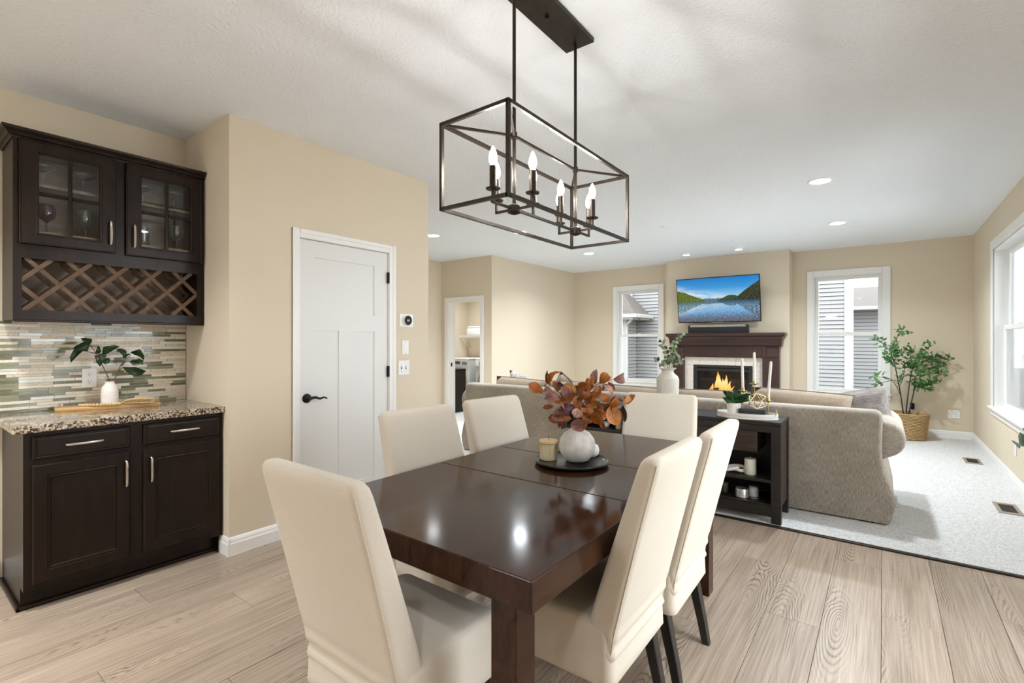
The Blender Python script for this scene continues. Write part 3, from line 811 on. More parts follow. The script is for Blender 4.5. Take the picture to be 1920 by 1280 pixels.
# ---- laundry doorway casing
e = SE('door_2')
c = 0.085
for q in ((L0 - c, L0, 0, LZ + 0.064), (L1, L1 + 0.07, 0, LZ + 0.064), (L0, L1, LZ, LZ + 0.064)):
    P('casing_board', boxes((q[0], q[1], YL - 0.018, YL, q[2], q[3]), bevel=0.005, seg=2), M['trim'], e)
P('jamb', boxes((L0, L0 + 0.016, YL, YL + WT, 0, LZ), (L1 - 0.016, L1, YL, YL + WT, 0, LZ), (L0 + 0.016, L1 - 0.016, YL, YL + WT, LZ - 0.016, LZ)), M['trim'], e)
P('strike_plate', boxes((L0 + 0.014, L0 + 0.019, YL + 0.04, YL + 0.075, 0.88, 0.95)), M['black'], e)

# ---- baseboards
def baseboard(name, axis, plane, a0, a1, sgn):
    """moulding along an axis, standing proud of a wall plane in direction sgn"""
    prof = [(0, 0), (0.016, 0), (0.016, 0.070), (0.012, 0.080), (0.011, 0.092), (0.005, 0.106), (0, 0.11)]
    bm = bm_new()
    rings = []
    for a in (a0, a1):
        rings.append([((a, plane + sgn * d, z) if axis == 'x' else (plane + sgn * d, a, z)) for d, z in prof])
    loft(bm, rings)
    S(name, bm, M['trim'])
baseboard('baseboard_pantry', 'y', XD, YC - 0.0, D0 - cw + 0.008, 1)
baseboard('baseboard_pantry', 'y', XD, D1 + cw, YDE, 1)
baseboard('baseboard_niche', 'x', YC, -3.38, XD + 0.016, -1)
baseboard('baseboard_niche', 'y', XN, YK, 0.455, 1)
baseboard('baseboard_living', 'y', XL, YL, YF, 1)
baseboard('baseboard_fireplace', 'x', YF, XL, XB0, -1)
baseboard('baseboard_fireplace', 'x', YF, XB1, XR, -1)
baseboard('baseboard_window', 'y', XR, 3.45, YF, -1)
baseboard('baseboard_laundry', 'x', YL, L1 + 0.07, XL, -1)
baseboard('baseboard_hall', 'y', XH, YDE, YL, 1)

# ---- ceiling fittings
def downlight(x, y, label, m='can_lens', r=0.078, spread=None, watts=None):
    t = T('recessed_downlight', label, 'ceiling light', (x, y, H), group='recessed downlights')
    P('trim_ring', lathe(bm_new(), [(r, -0.004), (r + 0.004, -0.007), (r + 0.020, -0.006), (r + 0.024, 0.0), (r, 0.0)], 32, cap0=False, cap1=False), M['white'], t, True)
    P('lens', lathe(bm_new(), [(r, -0.0035), (r, -0.001)], 32), M[m], t)
    la = bpy.data.lights.new('downlight_beam', 'AREA')
    la.shape = 'DISK'
    la.size = 2 * r
    warm = m == 'can_lens_fill'
    la.energy = KITCHEN_POWER if warm else CAN_POWER
    la.color = CAN_FILL if warm else CAN_SOFT
    la.spread = R(spread or (110 if warm else 140))
    if watts:
        la.energy = watts
    lo = bpy.data.objects.new('downlight_beam', la)
    COL.objects.link(lo)
    lo.parent = t
    lo.location = (0, 0, -0.009)
    return t
downlight(-0.44, 5.09, 'lit round downlight in the ceiling, the largest and closest one to the picture window', watts=34)
downlight(-0.434, 7.03, 'lit round downlight in the ceiling in front of the window with the potted sapling', watts=46)
downlight(-3.785, 7.06, 'small lit round downlight in the ceiling in front of the narrow window beside the fireplace')
downlight(-3.754, 5.14, 'lit round downlight seen through the bottom of the lantern chandelier cage')
for (x, y, n) in ((-2.85, 0.12, 'unseen downlight over the bar counter, added as fill'), (-2.5, -1.0, 'unseen downlight over the kitchen end, added as fill'), (0.15, -0.9, 'unseen downlight behind the viewer by the patio door, added as fill'), (-2.8, -1.8, 'unseen downlight deep in the kitchen by the bar wall, added as fill'), (-0.6, -1.8, 'unseen downlight deep in the kitchen by the window wall, added as fill'), (-4.8, 4.6, 'downlight over the hallway beyond the pantry, added as fill')):
    downlight(x, y, n, 'can_lens_fill')  # downlights added beyond the view to fill the room with light
def eyeball(x, y, label):
    t = T('eyeball_spotlight', label, 'spotlight', (x, y, H), group='eyeball spots over the fireplace')
    P('trim_ring', lathe(bm_new(), [(0.070, 0), (0.095, 0), (0.092, -0.008), (0.070, -0.012)], 28, cap0=False, cap1=False), M['white'], t, True)
    P('eyeball', lathe(bm_new(), [(0.072, 0.0), (0.070, -0.018), (0.056, -0.036), (0.048, -0.040)], 28, cap1=False), M['white'], t, True)
    P('lens', lathe(bm_new(), [(0.048, -0.038), (0.048, -0.036)], 28), M['can_lens'], t)
eyeball(-2.513, 7.96, 'white eyeball spotlight in the ceiling over the screen, the one closer to the narrow window')
eyeball(-1.729, 7.94, 'white eyeball spotlight in the ceiling over the screen, the one closer to the wide window')
t = T('smoke_detector', 'tiny flat white detector disc on the ceiling of the living room', 'detector', (-2.169, 5.96, H))
P('cover', lathe(bm_new(), [(0.0, -0.010), (0.030, -0.010), (0.040, -0.006), (0.042, 0)], 24), M['white'], t, True)

downlight(0.40, 2.15, 'unseen downlight over the patio door side of the dining table, added as fill', spread=100, watts=13)  # lamp added out of view to brighten the floor here
# unseen downlight added to light the laundry room
downlight(-6.4, 7.2, 'added downlight hidden in the ceiling of the laundry room', 'can_lens')
# ------------------------------------------------------------------ bar: base cabinet, worktop, backsplash, wall cabinet
CY0, CY1 = 0.468, YC - 0.003
def pull_bar(parent, a, b, out, m='nickel'):
    """bowed bar pull from a to b standing off in +X"""
    a, b = Vector(a), Vector(b)
    o = Vector((out, 0, 0))
    pts = [a, a + o * 0.8] + [a + (b - a) * t + o * (1 + 0.25 * math.sin(PI * t)) for t in (0.06, 0.25, 0.5, 0.75, 0.94)] + [b + o * 0.8, b]
    rr = [0.0045, 0.005, 0.0065, 0.007, 0.0075, 0.007, 0.0065, 0.005, 0.0045]
    return P('pull_handle', tube(bm_new(), pts, rr, 8), M[m], parent, True)

FX = -3.33                                          # face frame plane
t = T('base_cabinet', 'dark espresso base cabinet with two drawers and two panelled doors under the granite worktop', 'cabinet', (XN, CY0, 0))
o0 = Vector((XN, CY0, 0))
def at(bs):                                         # world boxes into the thing's frame
    return [(a - o0.x, b - o0.x, c - o0.y, d - o0.y, e - o0.z, f - o0.z) for (a, b, c, d, e, f) in bs]
P('side_panel', boxes(*at([(XN, FX - 0.0202, CY0, CY0 + 0.018, 0.1102, 0.884), (XN, FX - 0.0905, CY0, CY0 + 0.018, 0.0, 0.11)])), M['cab'], t)
P('side_panel', boxes(*at([(XN, FX - 0.02, CY1 - 0.018, CY1, 0.0, 0.884)])), M['cab'], t)
P('carcass_bottom', boxes(*at([(XN, FX - 0.02, CY0 + 0.018, CY1 - 0.018, 0.11, 0.128)])), M['cab'], t)
k = FX / -3.285
dy = lambda y: y * k
P('face_frame', boxes(*at([(FX - 0.02, FX, CY0, 0.515, 0.11, 0.884), (FX - 0.02, FX, 1.33, CY1, 0.11, 0.884), (FX - 0.02, FX, 0.515, 1.33, 0.85, 0.884),
    (FX - 0.02, FX, 0.515, 0.88, 0.715, 0.755), (FX - 0.02, FX, 0.965, 1.33, 0.715, 0.755), (FX - 0.02, FX, 0.515, 1.33, 0.11, 0.16), (FX - 0.02, FX, 0.88, 0.965, 0.16, 0.85)])), M['cab'], t)
P('toe_kick', boxes(*at([(FX - 0.09, FX - 0.075, CY0, CY1, 0, 0.11)])), M['cab'], t)
P('shoe_moulding', boxes(*at([(FX - 0.075, FX - 0.055, CY0 - 0.018, CY1, 0, 0.02), (XN, FX - 0.055, CY0 - 0.018, CY0, 0, 0.02)]), bevel=0.006, seg=2), M['cab'], t)

def raised_front(name, y0, y1, z0, z1, x, fw, parent, panel=True):
    """framed door or drawer front with a moulded recess"""
    bm = bm_new()
    X = lambda d: x + d
    def ring(i, d):
        return [(X(d), y0 + i, z0 + i), (X(d), y1 - i, z0 + i), (X(d), y1 - i, z1 - i), (X(d), y0 + i, z1 - i)]
    rings = [ring(0, 0), ring(0, 0.014), ring(0.006, 0.020)]
    if panel:
        rings += [ring(fw, 0.020), ring(fw + 0.004, 0.016), ring(fw + 0.010, 0.018), ring(fw + 0.014, 0.0115), ring(fw + 0.018, 0.010)]
    else:
        rings += [ring(0.012, 0.020), ring(0.015, 0.0175), ring(0.020, 0.0185)]
    rings = [[(p[0] - o0.x, p[1] - o0.y, p[2] - o0.z) for p in r] for r in rings]
    loft(bm, rings)
    return P(name, bm, M['cab'], parent)
d1 = raised_front('drawer', 0.497, 0.890, 0.748, 0.866, FX, 0.02, t, False)
d2 = raised_front('drawer', 0.950, 1.345, 0.748, 0.866, FX, 0.02, t, False)
g1 = raised_front('door', 0.497, 0.890, 0.140, 0.722, FX, 0.055, t)
g2 = raised_front('door', 0.950, 1.345, 0.140, 0.722, FX, 0.055, t)
def sub(v):
    return tuple(Vector(v) - o0)
pull_bar(d1, sub((FX + 0.019, 0.622, 0.808)), sub((FX + 0.019, 0.765, 0.808)), 0.022)
pull_bar(d2, sub((FX + 0.019, 1.080, 0.808)), sub((FX + 0.019, 1.223, 0.808)), 0.022)
pull_bar(g1, sub((FX + 0.019, 0.867, 0.540)), sub((FX + 0.019, 0.867, 0.675)), 0.022)
pull_bar(g2, sub((FX + 0.019, 0.982, 0.540)), sub((FX + 0.019, 0.982, 0.675)), 0.022)

tag(P('granite_worktop', boxes((XN + 0.002, -3.297, 0.428, YC - 0.001, 0.885, 0.924), bevel=0.005, seg=2), M['granite'], None), 'speckled brown and black granite worktop on the espresso base cabinet', 'worktop')

# backsplash of thin strips, each its own piece
bs = tag(P('mosaic_backsplash', boxes((XN + 0.0005, XN + 0.004, 0.43, YC - 0.002, 0.925, 1.447)), M['grout'], None), 'mosaic backsplash of thin cream stone and olive glass strips above the worktop', 'backsplash')
cube = [mesh('tile', boxes((-0.5, 0.5, -0.5, 0.5, -0.5, 0.5)), m) for m, w in TILES]
wts = [w for m, w in TILES]
rs = random.Random(5)
nrow = 31
rh = (1.446 - 0.926) / nrow
strips = []
for r in range(nrow):
    y = 0.431
    while y < YC - 0.004:
        k_ = rs.choices(range(5), wts)[0]
        L = rs.choice((0.10, 0.145, 0.145, 0.19)) if k_ < 2 else rs.choice((0.05, 0.075, 0.10, 0.10, 0.15))
        y1 = min(y + L, YC - 0.003)
        if YC - 0.003 - y1 < 0.03:
            y1 = YC - 0.003
        strips.append((r, y, y1, k_))
        y = y1
strips.sort(key=lambda q: -(q[2] - q[1]))
for i, (r, y0, y1, k_) in enumerate(strips[:299]):
    th = 0.004 + (0.0012 if k_ in (0, 1) else 0.0) + rs.uniform(0, 0.0008)
    obj('tile', cube[k_], bs, (XN + 0.004 + th / 2 - 0.0005, (y0 + y1) / 2, 0.926 + (r + 0.5) * rh), (0, 0, 0), (th, y1 - y0 - 0.002, rh - 0.0022))
if len(strips) > 299:
    bm = bm_new()
    for (r, y0, y1, k_) in strips[299:]:
        box(bm, XN + 0.0035, XN + 0.008, y0 + 0.001, y1 - 0.001, 0.926 + r * rh + 0.0011, 0.926 + (r + 1) * rh - 0.0011)
    P('small_tiles', bm, TILES[3][0], bs, kind='stuff')

# wall cabinet
UX = -3.605
UY0, UY1, UZ0, UZ1 = 0.468, YC - 0.006, 1.447, 2.40
t = T('wall_cabinet', 'dark wall cabinet with two glazed doors above a diamond lattice wine rack', 'cabinet', (XN, UY0, UZ0))
o0 = Vector((XN, UY0, UZ0))
P('side_panel', boxes(*at([(XN, UX - 0.02, UY0, UY0 + 0.016, UZ0, UZ1)])), M['cab'], t)
P('side_panel', boxes(*at([(XN, UX - 0.02, UY1 - 0.016, UY1, UZ0, UZ1)])), M['cab'], t)
P('back_panel', boxes(*at([(XN, XN + 0.008, UY0 + 0.016, UY1 - 0.016, UZ0, UZ1)])), M['cabin'], t)
for (z, m) in ((UZ0 + 0.012, 'cab'), (1.795, 'cabin'), (1.909, 'cabin'), (UZ1 - 0.016, 'cabin')):
    P('fixed_board', boxes(*at([(XN + 0.008, UX - 0.02, UY0 + 0.016, UY1 - 0.016, z, z + 0.016)])), M[m], t)
P('middle_shelf', boxes(*at([(XN + 0.008, UX - 0.05, UY0 + 0.016, UY1 - 0.016, 2.172, 2.188)])), M['cabin'], t)
P('middle_post', boxes(*at([(XN + 0.008, UX - 0.02, 0.905, 0.925, 1.811, UZ1 - 0.016)])), M['cabin'], t)
P('face_frame', boxes(*at([(UX - 0.02, UX, UY0, 0.501, UZ0, UZ1), (UX - 0.02, UX, 1.327, UY1, UZ0, UZ1), (UX - 0.02, UX, 0.501, 1.327, 2.36, UZ1), (UX - 0.02, UX, 0.501, 1.327, UZ0, 1.497),
    (UX - 0.02, UX, 0.501, 1.327, 1.772, 1.875), (UX - 0.02, UX, 0.86, 0.975, 1.875, 2.36)])), M['cab'], t)
P('light_rail', boxes(*at([(UX - 0.02, UX + 0.003, UY0, UY1, UZ0 - 0.012, UZ0 + 0.001)]), bevel=0.003), M['cab'], t)
# crown
prof = [(0.0, 0.0), (0.006, 0.0), (0.010, 0.010), (0.020, 0.014), (0.026, 0.026), (0.040, 0.036), (0.044, 0.040), (0.046, 0.052), (0.0, 0.052)]
bm = bm_new()
rg = []
for (cx, cyy, sx, sy) in ((XN + 0.001, UY0, 0, -1), (UX, UY0, 1, -1), (UX, UY1, 1, 0)):
    rg.append([(cx + sx * d - o0.x, cyy + sy * d - o0.y, UZ1 + z - 0.008 - o0.z) for d, z in prof])
loft(bm, rg)
P('crown_moulding', bm, M['cab'], t)
P('top_board', boxes(*at([(XN, UX, UY0, UY1, UZ1, UZ1 + 0.03)])), M['cab'], t)
# glazed doors
def glazed_door(y0, y1, z0, z1, gy0, gy1, gz0, gz1, my, mz, hy):
    bm = boxes(*at([(UX, UX + 0.02, y0, gy0, z0, z1), (UX, UX + 0.02, gy1, y1, z0, z1), (UX, UX + 0.02, gy0, gy1, gz1, z1), (UX, UX + 0.02, gy0, gy1, z0, gz0)]))
    d = P('door', bm, M['cab'], t)
    lip = 0.008
    P('outer_bead', boxes(*at([(UX, UX + 0.024, y0, y0 + lip, z0, z1), (UX, UX + 0.024, y1 - lip, y1, z0, z1), (UX, UX + 0.024, y0 + lip, y1 - lip, z1 - lip, z1), (UX, UX + 0.024, y0 + lip, y1 - lip, z0, z0 + lip)]), bevel=0.003), M['cab'], d)
    P('inner_bead', boxes(*at([(UX + 0.004, UX + 0.023, gy0 - 0.006, gy0 + 0.006, gz0 - 0.006, gz1 + 0.006), (UX + 0.004, UX + 0.023, gy1 - 0.006, gy1 + 0.006, gz0 - 0.006, gz1 + 0.006),
        (UX + 0.004, UX + 0.023, gy0 + 0.006, gy1 - 0.006, gz1 - 0.006, gz1 + 0.006), (UX + 0.004, UX + 0.023, gy0 + 0.006, gy1 - 0.006, gz0 - 0.006, gz0 + 0.006)]), bevel=0.003), M['cab'], d)
    P('upright_muntin', boxes(*at([(UX + 0.004, UX + 0.021, my - 0.009, my + 0.009, gz0, gz1)]), bevel=0.004), M['cab'], d)
    for (a, b) in ((gy0, my - 0.009), (my + 0.009, gy1)):
        P('cross_muntin', boxes(*at([(UX + 0.004, UX + 0.021, a, b, mz - 0.009, mz + 0.009)]), bevel=0.004), M['cab'], d)
    for (a, b) in ((gy0, my), (my, gy1)):
        for (e_, f) in ((gz0, mz), (mz, gz1)):
            P('glass_pane', boxes(*at([(UX + 0.008, UX + 0.011, a, b, e_, f)])), M['cabglass'], d)
    pull_bar(d, sub((UX + 0.019, hy, 1.895)), sub((UX + 0.019, hy, 2.026)), 0.022)
glazed_door(0.489, 0.892, 1.845, 2.394, 0.559, 0.826, 1.903, 2.334, 0.692, 2.119, 0.866)
glazed_door(0.942, 1.348, 1.843, 2.392, 1.012, 1.288, 1.899, 2.330, 1.150, 2.117, 0.979)
# lattice: strips crossing at 45 degrees, a front and a back layer
def lattice(x, th, yc, zc, pitch, w, off):
    y0, y1, z0, z1 = 0.494, 1.334, 1.490, 1.779
    for s in (1, -1):
        for k_ in range(-4, 9):
            ya = yc + k_ * pitch
            # line z - zc = s (y - ya)
            a = max(y0, min(ya + s * (z0 - zc), ya + s * (z1 - zc)))
            b = min(y1, max(ya + s * (z0 - zc), ya + s * (z1 - zc)))
            if b - a < 0.03:
                continue
            za, zb = zc + s * (a - ya), zc + s * (b - ya)
            h = w * 0.7071 / 2
            x0, x1 = (x - th, x) if s > 0 else (x - th - 0.002, x - 0.002)
            bm = bm_new()
            h2 = w * 0.7071
            loft(bm, [[tuple(Vector((xx, a, za + sg * h2)) - o0) for (xx, sg) in ((x0, -1), (x1, -1), (x1, 1), (x0, 1))],
                      [tuple(Vector((xx, b, zb + sg * h2)) - o0) for (xx, sg) in ((x0, -1), (x1, -1), (x1, 1), (x0, 1))]])
            P('lattice_slat', bm, M['lattice'], t)
lattice(UX - 0.006, 0.010, 0.5684, 1.723, 0.169, 0.021, 0)
lattice(UX - 0.16, 0.010, 0.5684, 1.723, 0.169, 0.021, 0)

# glassware behind the doors
def glassware(name, prof, x, y, z, label, m='glass', cat='glass', grp=None):
    tag(P(name, lathe(bm_new(), prof, 24, cap1=False), M[m], None, True, loc=(x, y, z)), label, cat, grp)
coupe = [(0.0, 0), (0.034, 0.0), (0.033, 0.003), (0.006, 0.008), (0.0035, 0.03), (0.0035, 0.115), (0.006, 0.12), (0.020, 0.135), (0.052, 0.155), (0.056, 0.168), (0.054, 0.168), (0.050, 0.157), (0.018, 0.138), (0.0, 0.134)]
wine = [(0.0, 0), (0.034, 0.0), (0.033, 0.003), (0.006, 0.008), (0.0038, 0.03), (0.0042, 0.07), (0.012, 0.078), (0.034, 0.098), (0.042, 0.125), (0.038, 0.155), (0.032, 0.172), (0.030, 0.172), (0.036, 0.152), (0.040, 0.125), (0.032, 0.100), (0.010, 0.082), (0.0, 0.081)]
mug = [(0.0, 0), (0.030, 0.0), (0.033, 0.004), (0.034, 0.13), (0.032, 0.13), (0.031, 0.008), (0.0, 0.006)]
for (y, lab) in ((0.610, 'clear coupe glass on the middle shelf behind the first pane, above the violet goblet'), (0.785, 'clear coupe glass on the middle shelf above the clear goblet'), (1.075, 'clear coupe glass on the middle shelf above the tall tumbler'), (1.245, 'clear coupe glass on the middle shelf by the pantry end of the cabinet')):
    glassware('coupe_glass', [(r, z * 0.75) for r, z in coupe], -3.77, y, 2.1883, lab, grp='coupe glasses on the middle shelf')
glassware('wine_goblet', wine, -3.75, 0.622, 1.9253, 'violet tinted wine goblet on the bottom shelf of the wall cabinet', 'purpleglass')
glassware('wine_goblet', wine, -3.75, 0.790, 1.9253, 'clear wine goblet on the bottom shelf beside the violet one')
glassware('tumbler', mug, -3.76, 1.075, 1.9253, 'clear tall tumbler on the bottom shelf behind the second door')
glassware('wine_goblet', wine, -3.76, 1.262, 1.9253, 'clear wine goblet on the bottom shelf, last before the pantry wall')

# outlet in the backsplash
t = T('outlet_plate', 'white double socket plate on the mosaic backsplash', 'outlet', (XN + 0.0095, 0.842, 1.105))
P('plate', boxes((0, 0.006, -0.036, 0.036, -0.060, 0.060), bevel=0.003, seg=2), M['white'], t)
for z in (0.022, -0.022):
    f = P('socket_face', lathe(bm_new(), [(0.0175, 0), (0.0175, 0.0018), (0.0, 0.0018)], 20), M['white'], t, loc=(0.006, 0, z), rot=(0, R(90), 0))
    P('slot', boxes((0.0078, 0.0083, -0.0075, -0.0055, z - 0.002, z + 0.008), (0.0078, 0.0083, 0.0055, 0.0075, z - 0.002, z + 0.008), (0.0078, 0.0083, -0.0025, 0.0025, z - 0.011, z - 0.006)), M['appliance_dark'], t)

# serving board with handles, bead strand, vase and twig
ang = R(-22)
t = T('serving_board', 'long honey wood serving board with little gold handles on the granite worktop', 'tray', (-3.752, 0.908, 0.924), ang)
bm = bm_new()
loft(bm, [[(x, y, z) for x, y in rrect(0.086 - i * 2, 0.50 - i * 2, 0.02, 4)] for (z, i) in ((0.0, 0.004), (0.006, 0.0), (0.017, 0.0), (0.020, 0.003))])
P('board', bm, M['maple'], t, True)
for y in (-0.235, 0.235):
    P('handle', tube(bm_new(), [(-0.022, y, 0.020), (-0.022, y, 0.040), (0.022, y, 0.040), (0.022, y, 0.020)], 0.0022, 6), M['goldwire'], t)
t = T('bud_vase', 'small matte white vase on the honey wood serving board', 'vase', (-3.752, 0.905, 0.9442))
P('body', lathe(bm_new(), [(0.0, 0), (0.036, 0), (0.041, 0.006), (0.042, 0.02), (0.042, 0.085), (0.037, 0.110), (0.024, 0.128), (0.022, 0.138), (0.0235, 0.143), (0.020, 0.143), (0.019, 0.12), (0.019, 0.05)], 28, cap1=False), M['vase_white'], t, True)
P('ribs', tube(bm_new(), [(0.0424 * math.cos(a), 0.0424 * math.sin(a), 0.015 + 0.0008 * k_) for k_ in range(90) for a in (k_ * 0.55,)], 0.0012, 4), M['vase_white'], t, True)
t = T('fig_leaf_branch', 'dark green leafy twigs standing in the small white vase', 'branch', (-3.752, 0.905, 1.0))
for i, pts in enumerate(NSTEM):
    pp = [Vector(p) - Vector(t.location) for p in pts]
    if i in (0, 2):
        pp = [Vector((0.0, 0.0, 0.01))] + pp
    pp = spline(pp, 5)
    P('stem', tube(bm_new(), pp, [0.0034 - 0.0018 * j / len(pp) for j in range(len(pp))], 6), M['stem'], t, True)
LEAF_W = [mesh('leaf', unit_leaf('wavy', c, f), None, True, None) for c, f in ((0.22, 0.25), (0.1, 0.3), (0.3, 0.15))]
def leaves(table, parent, mats, meshes, grow=1.0, cache={}):
    rl = random.Random(len(table))
    for (b, tp, w, k_) in table:
        key = (rl.randrange(len(meshes)), mats[k_].name)
        if (id(meshes), key) not in cache:
            me = meshes[key[0]].copy()
            me.materials.clear()
            me.materials.append(mats[k_])
            cache[(id(meshes), key)] = me
        bl = Vector(b)
        tp = bl + (Vector(tp) - bl) * (1 + (grow - 1) * 0.6)
        w *= grow
        f = Vector((0, 0, 1.334)) + Vector((rl.uniform(-2.2, 2.2), rl.uniform(-1.5, 1.5), rl.uniform(-1.0, 2.6))) * min(1.0, bl.length / 4)
        place_leaf('leaf', cache[(id(meshes), key)], parent, b, tp, w, f, rl.uniform(-0.35, 0.35))
leaves(NLEAF, t, DARKLEAF, LEAF_W, 1.25)
t = T('bead_strand', 'pale wooden bead strand with a jute tassel draped over the serving board', 'beads', (-3.752, 0.908, 0.9445), ang)
bp = spline([(0.010, -0.14, 0.009), (0.030, -0.11, 0.009), (0.046, -0.07, 0.009), (0.054, -0.02, 0.009), (0.054, 0.02, 0.009), (0.048, 0.05, 0.010)], 3)
bead_me = mesh('bead', lathe(bm_new(), [(0.0, -0.009), (0.0065, -0.0065), (0.009, 0), (0.0065, 0.0065), (0.0, 0.009)], 10), M['bead'], True, None)
for p in bp:
    obj('bead', bead_me, t, tuple(p))
bm = bm_new()
rr_ = random.Random(4)
for i in range(44):
    a = rr_.uniform(-1, 1)
    b = rr_.random()
    tube(bm, spline([(0.048, 0.05, 0.012), (0.044 + 0.012 * a, 0.085, 0.010 + 0.020 * b), (0.044 + 0.028 * a, 0.135, 0.006 + 0.034 * b), (0.036 + 0.034 * a, 0.20 + 0.025 * a, 0.002 + 0.036 * b)], 4), 0.0019, 4)
P('tassel', bm, M['jute'], t, True)
# ------------------------------------------------------------------ dining table
TX0, TX1, TY0, TY1, TZ = -1.672, -0.667, 0.961, 2.818, 0.76
tc = ((TX0 + TX1) / 2, (TY0 + TY1) / 2)
t = T('dining_table', 'polished dark wood rectangular dining table with a centre leaf and thick edge', 'table', (tc[0], tc[1], 0))
for (a, b) in ((TY0, 1.6435), (1.6455, 2.0895), (2.0915, TY1)):
    P('tabletop_panel', boxes((TX0 - tc[0], TX1 - tc[0], a - tc[1], b - tc[1], TZ - 0.082, TZ), bevel=0.0035, seg=2), M['table'], t)
P('frame_rail', boxes((TX0 + 0.10 - tc[0], TX1 - 0.10 - tc[0], TY0 + 0.09 - tc[1], TY1 - 0.09 - tc[1], TZ - 0.10, TZ - 0.0822)), M['table'], t)
for (x0, x1) in ((TX0 + 0.055, TX0 + 0.137), (TX1 - 0.137, TX1 - 0.055)):
    for (y0, y1) in ((TY0 + 0.012, TY0 + 0.094), (TY1 - 0.164, TY1 - 0.082)):
        P('leg', boxes((x0 - tc[0], x1 - tc[0], y0 - tc[1], y1 - tc[1], 0, TZ - 0.0825), bevel=0.003, seg=2), M['table'], t)

# ------------------------------------------------------------------ slipcovered chairs (front towards +Y, origin on the floor under the rear top edge)
def back_profile(z):
    """rear face and thickness of the leaning back at height z"""
    s = (1.0 - z)
    yr = 0.262 * s - 0.020 * s * s
    if z < 0.45:
        yr -= (0.45 - z) * 0.10
    th = 0.062 + 0.036 * min(1, s / 0.5)
    return yr, th
def chair_meshes():
    bm = bm_new()
    rings = []
    W = 0.436
    zs = [0.302, 0.306] + [0.318 + 0.011 * k_ for k_ in range(18)] + [0.53, 0.55, 0.58, 0.65, 0.72, 0.79, 0.86, 0.92, 0.96, 0.982, 0.993, 0.999]
    n = 7
    for z in zs:
        yr, th = back_profile(z)
        ins = 0.0
        if z > 0.96:
            ins = 0.020 * (1 - math.sqrt(max(0, 1 - ((z - 0.96) / 0.0395) ** 2)))
        w = W + 0.010 * math.sin((z - 0.3) * 4)
        ring = []
        for (x, y) in rrect(w - 2 * ins, th - 1.5 * ins, 0.024 if z < 0.97 else 0.02, n, 0, yr + th / 2):
            # gathered cloth where the back meets the seat
            g = math.exp(-((z - 0.40) / 0.065) ** 2)
            y += g * 0.0042 * math.sin(105 * z + 40 * abs(x)) * (0.12 + 1.6 * max(0.0, abs(x) - 0.10) / 0.12)
            x += g * 0.0026 * math.sin(100 * z + 14 * y)
            ring.append((x, y, z))
        rings.append(ring)
    vr = loft(bm, rings, True, False)
    yr, th = back_profile(1.0)
    top = [bm.verts.new((v.co.x * 0.90, yr + th / 2 + (v.co.y - yr - th / 2) * 0.45, 1.001)) for v in vr[-1]]
    m = len(top)
    for i in range(m):
        bm.faces.new((vr[-1][i], vr[-1][(i + 1) % m], top[(i + 1) % m], top[i]))
    bm.faces.new(top)
    back = mesh('backrest', bm, M['cream'], True, 60)
    # seat: cushion top with a straight skirt
    bm = bm_new()
    rings = []
    y0, y1 = 0.150, 0.548
    for (z, i) in ((0.300, 0.000), (0.304, -0.003), (0.33, -0.001), (0.37, 0.001), (0.42, 0.002), (0.455, 0.002), (0.472, 0.005), (0.484, 0.013), (0.490, 0.026)):
        ring = []
        for (x, y) in rrect(0.452 - 2 * i, y1 - y0 - 2 * i, 0.028, 6, 0, (y0 + y1) / 2):
            if z < 0.42:
                x *= 1 + 0.006 * math.sin(31 * y + 20 * z)
                y += 0.003 * math.sin(29 * x + 12 * z)
            ring.append((x, y, z))
        rings.append(ring)
    for k_ in (0.75, 0.45, 0.15):
        last = rings[8]
        cy = (y0 + y1) / 2
        rings.append([(p[0] * k_, cy + (p[1] - cy) * k_, 0.490 + 0.008 * (1 - k_)) for p in last])
    loft(bm, rings)
    seat = mesh('seat', bm, M['cream'], True, 60)
    # seams down the rear corners
    seams = []
    for sx in (-1, 1):
        bm = bm_new()
        pts = []
        for z in [0.31 + 0.672 * k_ / 24 for k_ in range(25)]:
            yr, th = back_profile(z)
            pts.append((sx * (W / 2 + 0.010 * math.sin((z - 0.3) * 4) / 2 - 0.006), yr + 0.0075, z))
        tube(bm, pts, 0.0022, 5)
        seams.append(mesh('corner_seam', bm, M['cream'], True, None))
    seam = seams
    bm = bm_new()
    loft(bm, [[(x, 0.525 + y, z) for x, y in rrect(w, w, 0.003, 1)] for z, w in ((0, 0.030), (0.32, 0.042))])
    fleg = mesh('leg', bm, M['legblack'])
    bm = bm_new()
    loft(bm, [[(x, cy + y, z) for x, y in rrect(w, w, 0.003, 1)] for z, w, cy in ((0, 0.032, 0.140), (0.10, 0.036, 0.158), (0.20, 0.040, 0.180), (0.31, 0.044, 0.203))])
    rleg = mesh('leg', bm, M['legblack'])
    return back, seat, seam, fleg, rleg
CB, CS, CSEAM, CF, CR_ = chair_meshes()
def chair(x, y, rz, label):
    t = T('dining_chair', label, 'chair', (x, y, 0), R(rz), 'slipcovered dining chairs')
    b = obj('backrest', CB, t)
    for q in CSEAM:
        obj('corner_seam', q, b)
    obj('seat', CS, t)
    for sx in (-0.19, 0.19):
        obj('leg', CF, t, (sx, 0, 0))
        obj('leg', CR_, t, (sx, 0, 0))
    return t
chair(-1.187, 0.668, 0, 'cream slipcovered chair at the table end opposite the fireplace, seen from behind')
chair(-1.885, 1.672, -94, 'cream slipcovered chair whose back stands in front of the white pantry door')
chair(-1.872, 2.238, -95, 'cream slipcovered chair whose back stands in front of the sofa end')
chair(-1.125, 3.075, 188, 'cream slipcovered chair at the fireplace end of the table, behind the brown leaf bouquet')
chair(-0.492, 1.555, 90, 'cream slipcovered chair leaning across the table edge by the bare corner leg')
